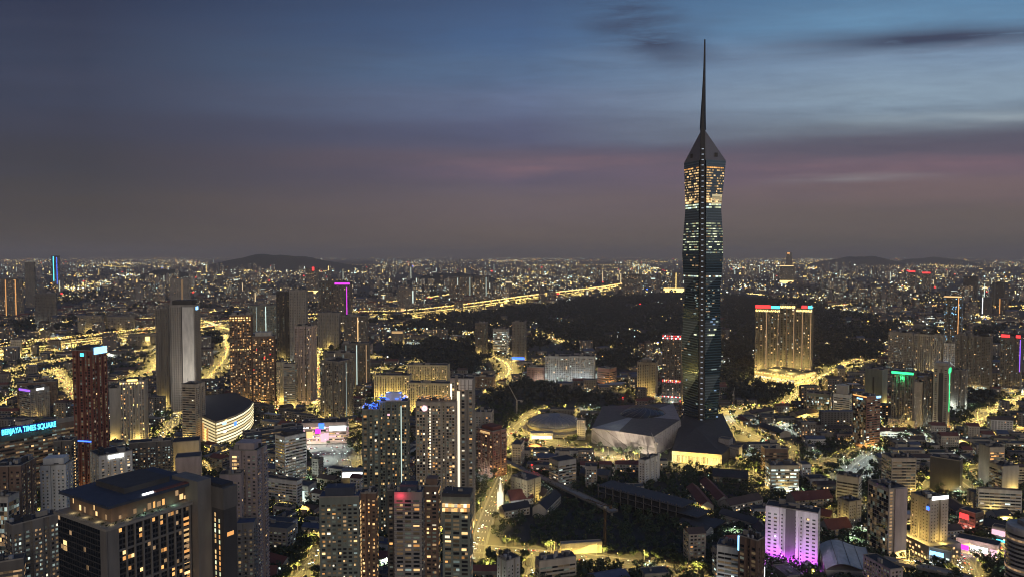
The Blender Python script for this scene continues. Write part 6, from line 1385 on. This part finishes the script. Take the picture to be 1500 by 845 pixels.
# ================================================================== the far city
emit_mat('far_warm', (1,.76,.42), .85); emit_mat('far_white', (.9,1,.82), .7); emit_mat('far_amber', (1,.6,.22), .8)
FM = ['dusk','midgrey','grey','lit_dimwarm','lit_dimcool','far_warm','far_white','far_amber','lit_gold','lit_red','lit_cool','glass']
def far_tower(b, x, y, w, d, h, ang, r, lit, cell_):
    u = Vector((math.cos(ang), math.sin(ang), 0)); n = Vector((-u.y, u.x, 0)); c = [Vector((x,y,0))+u*a*w/2+n*k*d/2 for a, k in ((-1,-1),(1,-1),(1,1),(-1,1))]; wm = r.choices((0,1,2), (5,4,2))[0]
    b.prism([(q.x,q.y) for q in c], 0, h, wm); b.prism([((q.x-x)*.4+x,(q.y-y)*.4+y) for q in c], h, h+5, wm)
    for i in (0, 1, 3):
        A, B = c[i], c[(i+1)%4]; dd = B-A; l = dd.length; dd.normalize(); nn = Vector((dd.y,-dd.x,0)); nb = max(1, int(l/cell_)); nf = max(1, int(h/cell_))
        for k in range(nb):
            for f in range(nf):
                q = r.random()
                if q > lit: continue
                a = A+dd*(k+.18)*(l/nb)+nn*.3; e = A+dd*(k+.78)*(l/nb)+nn*.3; z = (f+.25)*h/nf; z1 = z+h/nf*.5
                b.face([(a.x,a.y,z), (e.x,e.y,z), (e.x,e.y,z1), (a.x,a.y,z1)], r.choices((3,4,5,6,7,10), (8,7,5,3,3,2))[0])
    if r.random() < .10: a = c[0]+(c[1]-c[0])*r.uniform(.2,.8)-n*.6; e = a+u*cell_*.8; b.face([(a.x,a.y,3), (e.x,e.y,3), (e.x,e.y,h*.97), (a.x,a.y,h*.97)], r.choice((8,10,5,6)))
    if r.random() < .10: a = c[0]-n*.6; e = c[1]-n*.6; b.face([(a.x,a.y,h*.93), (e.x,e.y,h*.93), (e.x,e.y,h), (a.x,a.y,h)], r.choice((5,6,8,10)))
    if r.random() < .02: b.box(x-cell_*.5, x+cell_*.5, y-2, y+2, h+5, h+5+cell_*.8, 9)
clusters = []                                              # centre px, row py, spread px, count
rc = random.Random(21)
for _ in range(78): clusters.append((rc.uniform(0, 1500), 383 + 62*rc.random()**1.7, rc.uniform(12, 46), rc.randint(4, 12)))
clusters += [(560,398,60,26), (800,400,50,30), (850,405,50,24), (970,405,30,20), (1100,400,50,20), (1250,398,60,28), (1330,405,60,28), (1430,410,40,14), (20,400,30,14), (140,400,60,16), (250,412,50,12), (480,418,40,14), (640,418,60,20), (330,398,40,16), (1180,408,40,14)]
ft = []
for cx, cyr, spd, n in clusters:
    hb = rc.uniform(45, 110)
    for _ in range(n):
        px, py = cx+rc.gauss(0, 1)*spd, cyr + rc.gauss(0, 1)*2.2 + .0
        if py < 379.5 or not (-20 < px < 1520): continue
        if any(in_poly(np.array([px]), np.array([py]), w)[0] for w in WOODS[:3]): continue
        if 300 < px < 555 and 386 < py < 396: continue
        p = G(px, py); ft.append((p.x, p.y, rc.uniform(18, 46), rc.uniform(16, 30), hb*rc.uniform(.6, 1.35)*(1 if p.y < 9000 else 1.25), rc.uniform(-.5, .5)))
ft = [q for q in ft if q[1] > 1900]
ft.sort(key=lambda q: -q[4]*q[2]/q[1]**2); big, small = ft[:260], ft[260:]
FPEND = []
for (x, y, w, d, h, a) in big:
    b = MB(); lt = rc.choice((.12,.28,.38,.55)); far_tower(b, 0, 0, w, d, h, a, rc, lt, 5 if y < 4500 else 7.5 if y < 8000 else 11)
    o = b.build('apartment_tower', FM, None); o.location = (x, y, 0); FPEND.append((o, x, y, w, h, lt))
b = MB()
for (x, y, w, d, h, a) in small: far_tower(b, x, y, w, d, h, a, rc, rc.choice((.15,.3,.45)), 9 if y < 7000 else 13)
for _ in range(2600):
    py = 379.5 + 62*rc.random()**1.5; px = rc.uniform(-20, 1520)
    if any(in_poly(np.array([px]), np.array([py]), w)[0] for w in WOODS[:3]) or (300 < px < 555 and 384 < py < 397): continue
    p = G(px, py); k = min(2.4, p.y/5000)
    far_tower(b, p.x, p.y, rc.uniform(14,40)*max(1,k), rc.uniform(12,26)*max(1,k), rc.uniform(9,34)*max(1,k*.8), rc.uniform(-.5,.5), rc, rc.choice((.1,.25,.4)), 8 if p.y < 5000 else 14 if p.y < 11000 else 26)
b.build('far_city', FM, None, 'stuff')
LM = [(60,415,'the amber-lined far tower'), (190,470,'the two long grey far slabs'), (270,430,'the pale far slab tower pair'), (400,390,'the dark skyline hill'), (470,440,'the magenta-banded tower'), (592,440,'the lone white-footed far tower'), (690,425,'the three mint-edged estate towers'), (790,420,'the motorway bend'), (925,418,'the broad speckled far tower'), (1027,420,'the dark spire tower'), (1152,405,'the warm-roofed far tower'), (1146,440,'the gold-crowned condominium'), (1250,400,'the right-hand skyline ridge'), (1350,415,'the two red-beaconed far towers'), (1407,440,'the blue-speckled tower'), (1455,425,'the cranes at the right edge')]
gr = {}
for (o, x, y, w, h, lt) in FPEND:
    px, py = proj(x, y); px, py = float(px), float(py); k = min(range(len(LM)), key=lambda i: abs(LM[i][0]-px)+abs(LM[i][1]-py)*2)
    asp = h/w; shape = 'slim' if asp > 3.4 else 'stocky' if asp < 2 else 'mid-height'; lights = 'mostly dark' if lt < .2 else 'thinly lit' if lt < .3 else 'speckled' if lt < .4 else 'brightly speckled'
    rel = 'left of' if px < LM[k][0] else 'right of'; gr.setdefault((shape, lights, rel, LM[k][2]), []).append((abs(px-LM[k][0]), o))
for (shape, lights, rel, an), it in gr.items():
    it.sort(key=lambda q: q[0])
    for k, (_, o) in enumerate(it): tag(o, f"{'' if len(it) == 1 else ORD[min(k,19)] + ' '}{shape} {lights} distant tower {rel} {an}", 'tower', 'distant towers')
# points of light of the wide city
CL = ['lit_city_gold','lit_city_warm','lit_city_white','lit_city_cool','lit_red','lit_blue','lit_flame']
emit_mat('lit_city_gold', (1,.68,.17), 1.8); emit_mat('lit_city_warm', (1,.80,.38), 1.6); emit_mat('lit_city_white', (.95,1,.85), 2.2); emit_mat('lit_city_cool', (.60,.95,.95), 1.8)
b = MB(); rc = random.Random(33)
def glow(p, rad, mi):
    x, y, z = p; t = [(x+rad,y,z), (x,y+rad,z), (x-rad,y,z), (x,y-rad,z)]; u, d = (x,y,z+rad*.8), (x,y,z-rad*.8)
    for i in range(4): b.face([t[i], t[(i+1)%4], u], mi); b.face([t[(i+1)%4], t[i], d], mi)
hot = [(rc.uniform(0,1500), 380+150*rc.random()**1.6, rc.uniform(4,30)) for _ in range(190)]
for k in range(12500):
    if rc.random() < .74: h_ = rc.choice(hot); px, py = h_[0]+rc.gauss(0,1)*h_[2], h_[1]+rc.gauss(0,1)*h_[2]*.10
    else:
        px, py = rc.uniform(-10,1510), 377.5+190*rc.random()**2.1
        if py > 392 and math.sin(px*.031+py*.21)+math.sin(px*.011-py*.13) > .0 and rc.random() < .85: continue
    if not 377 < py < 640: continue
    p = G(px, py); i, j = cell(p.x, p.y); v = 0
    if 0 <= i < occ.shape[0] and 0 <= j < occ.shape[1]: v = occ[i,j]
    if v == 3 and (rc.random() > .10 or math.sin(p.x*.006+1)*math.sin(p.y*.004) < .35): continue
    if v == 1: continue
    if 305 < px < 550 and 381 < py < 396: continue
    p.z = rc.uniform(4, 14) if p.y < 6000 else rc.uniform(5, 40)
    glow(p, p.y*rc.choice((.0004,.0005,.0006,.0008,.0013 if rc.random() < .4 else .0005)), rc.choices(range(7), (42,30,16,13,1.2,.6,4))[0])
for _ in range(5200):                                     # doorways, signs and yards between the low roofs
    py = 520+325*rc.random()**1.25; px = rc.uniform(-10, 1510); p = G(px, py)
    if not free(p.x, p.y) and not (occ[cell(p.x,p.y)] == 4): continue
    if 690 < px < 1120 and py > 680 and rc.random() < .8: continue
    p.z = rc.uniform(1.5, 6); glow(p, p.y*rc.choice((.0002,.0003,.0004,.0006)), rc.choices(range(7), (40,28,12,10,2.0,1.2,5))[0])
for _ in range(1500):                                     # the city behind, mirrored in the glass towers
    glow(Vector((rc.uniform(-2500,2500), rc.uniform(-3500,-400), rc.uniform(4,120))), rc.uniform(.8,2.4), rc.choices(range(4), (4,3,3,1))[0])
for _ in range(70):                                       # far avenues
    p = G(rc.uniform(0,1500), 381+80*rc.random()**1.7); a_ = rc.choice((0, 1.57, .5, 2.2))+rc.gauss(0,.15); n_ = rc.randint(12, 40); st_ = p.y*.006; mi = rc.choices((0,1,2), (8,3,1))[0]
    for k in range(n_):
        q = p + Vector((math.cos(a_), math.sin(a_), 0))*st_*k; q.z = 9; px, py = proj(q.x, q.y, 9)
        if any(in_poly(np.array([px]), np.array([py]), w)[0] for w in WOODS[:3]) or not -20 < px < 1520: continue
        glow(q, q.y*.0006, mi)
# dense glow dots standing in for the lamplit ribbon of the far roads
for pts, width, z, where, lamps, nc in ROADS:
    if not lamps or pts[0].y < 1500 and pts[-1].y < 1500: continue
    d = densify(pts, 10)
    for p in d:
        for o in (-width/2, 0, width/2):
            if rc.random() < (.9 if width > 15 else .6): q = p + Vector((rc.uniform(-3,3), o, z+rc.choice((.8,3)))); glow(q, q.y*rc.choice((.0005,.0006,.0009)), rc.choices((0,1,4,6), (12,5,.6,1.2))[0])
b.build('city_lights', CL, None, 'stuff')
print('lamps', NLAMP, 'low', len(vis), 'far', len(ft), 'objects', len(COL.objects))
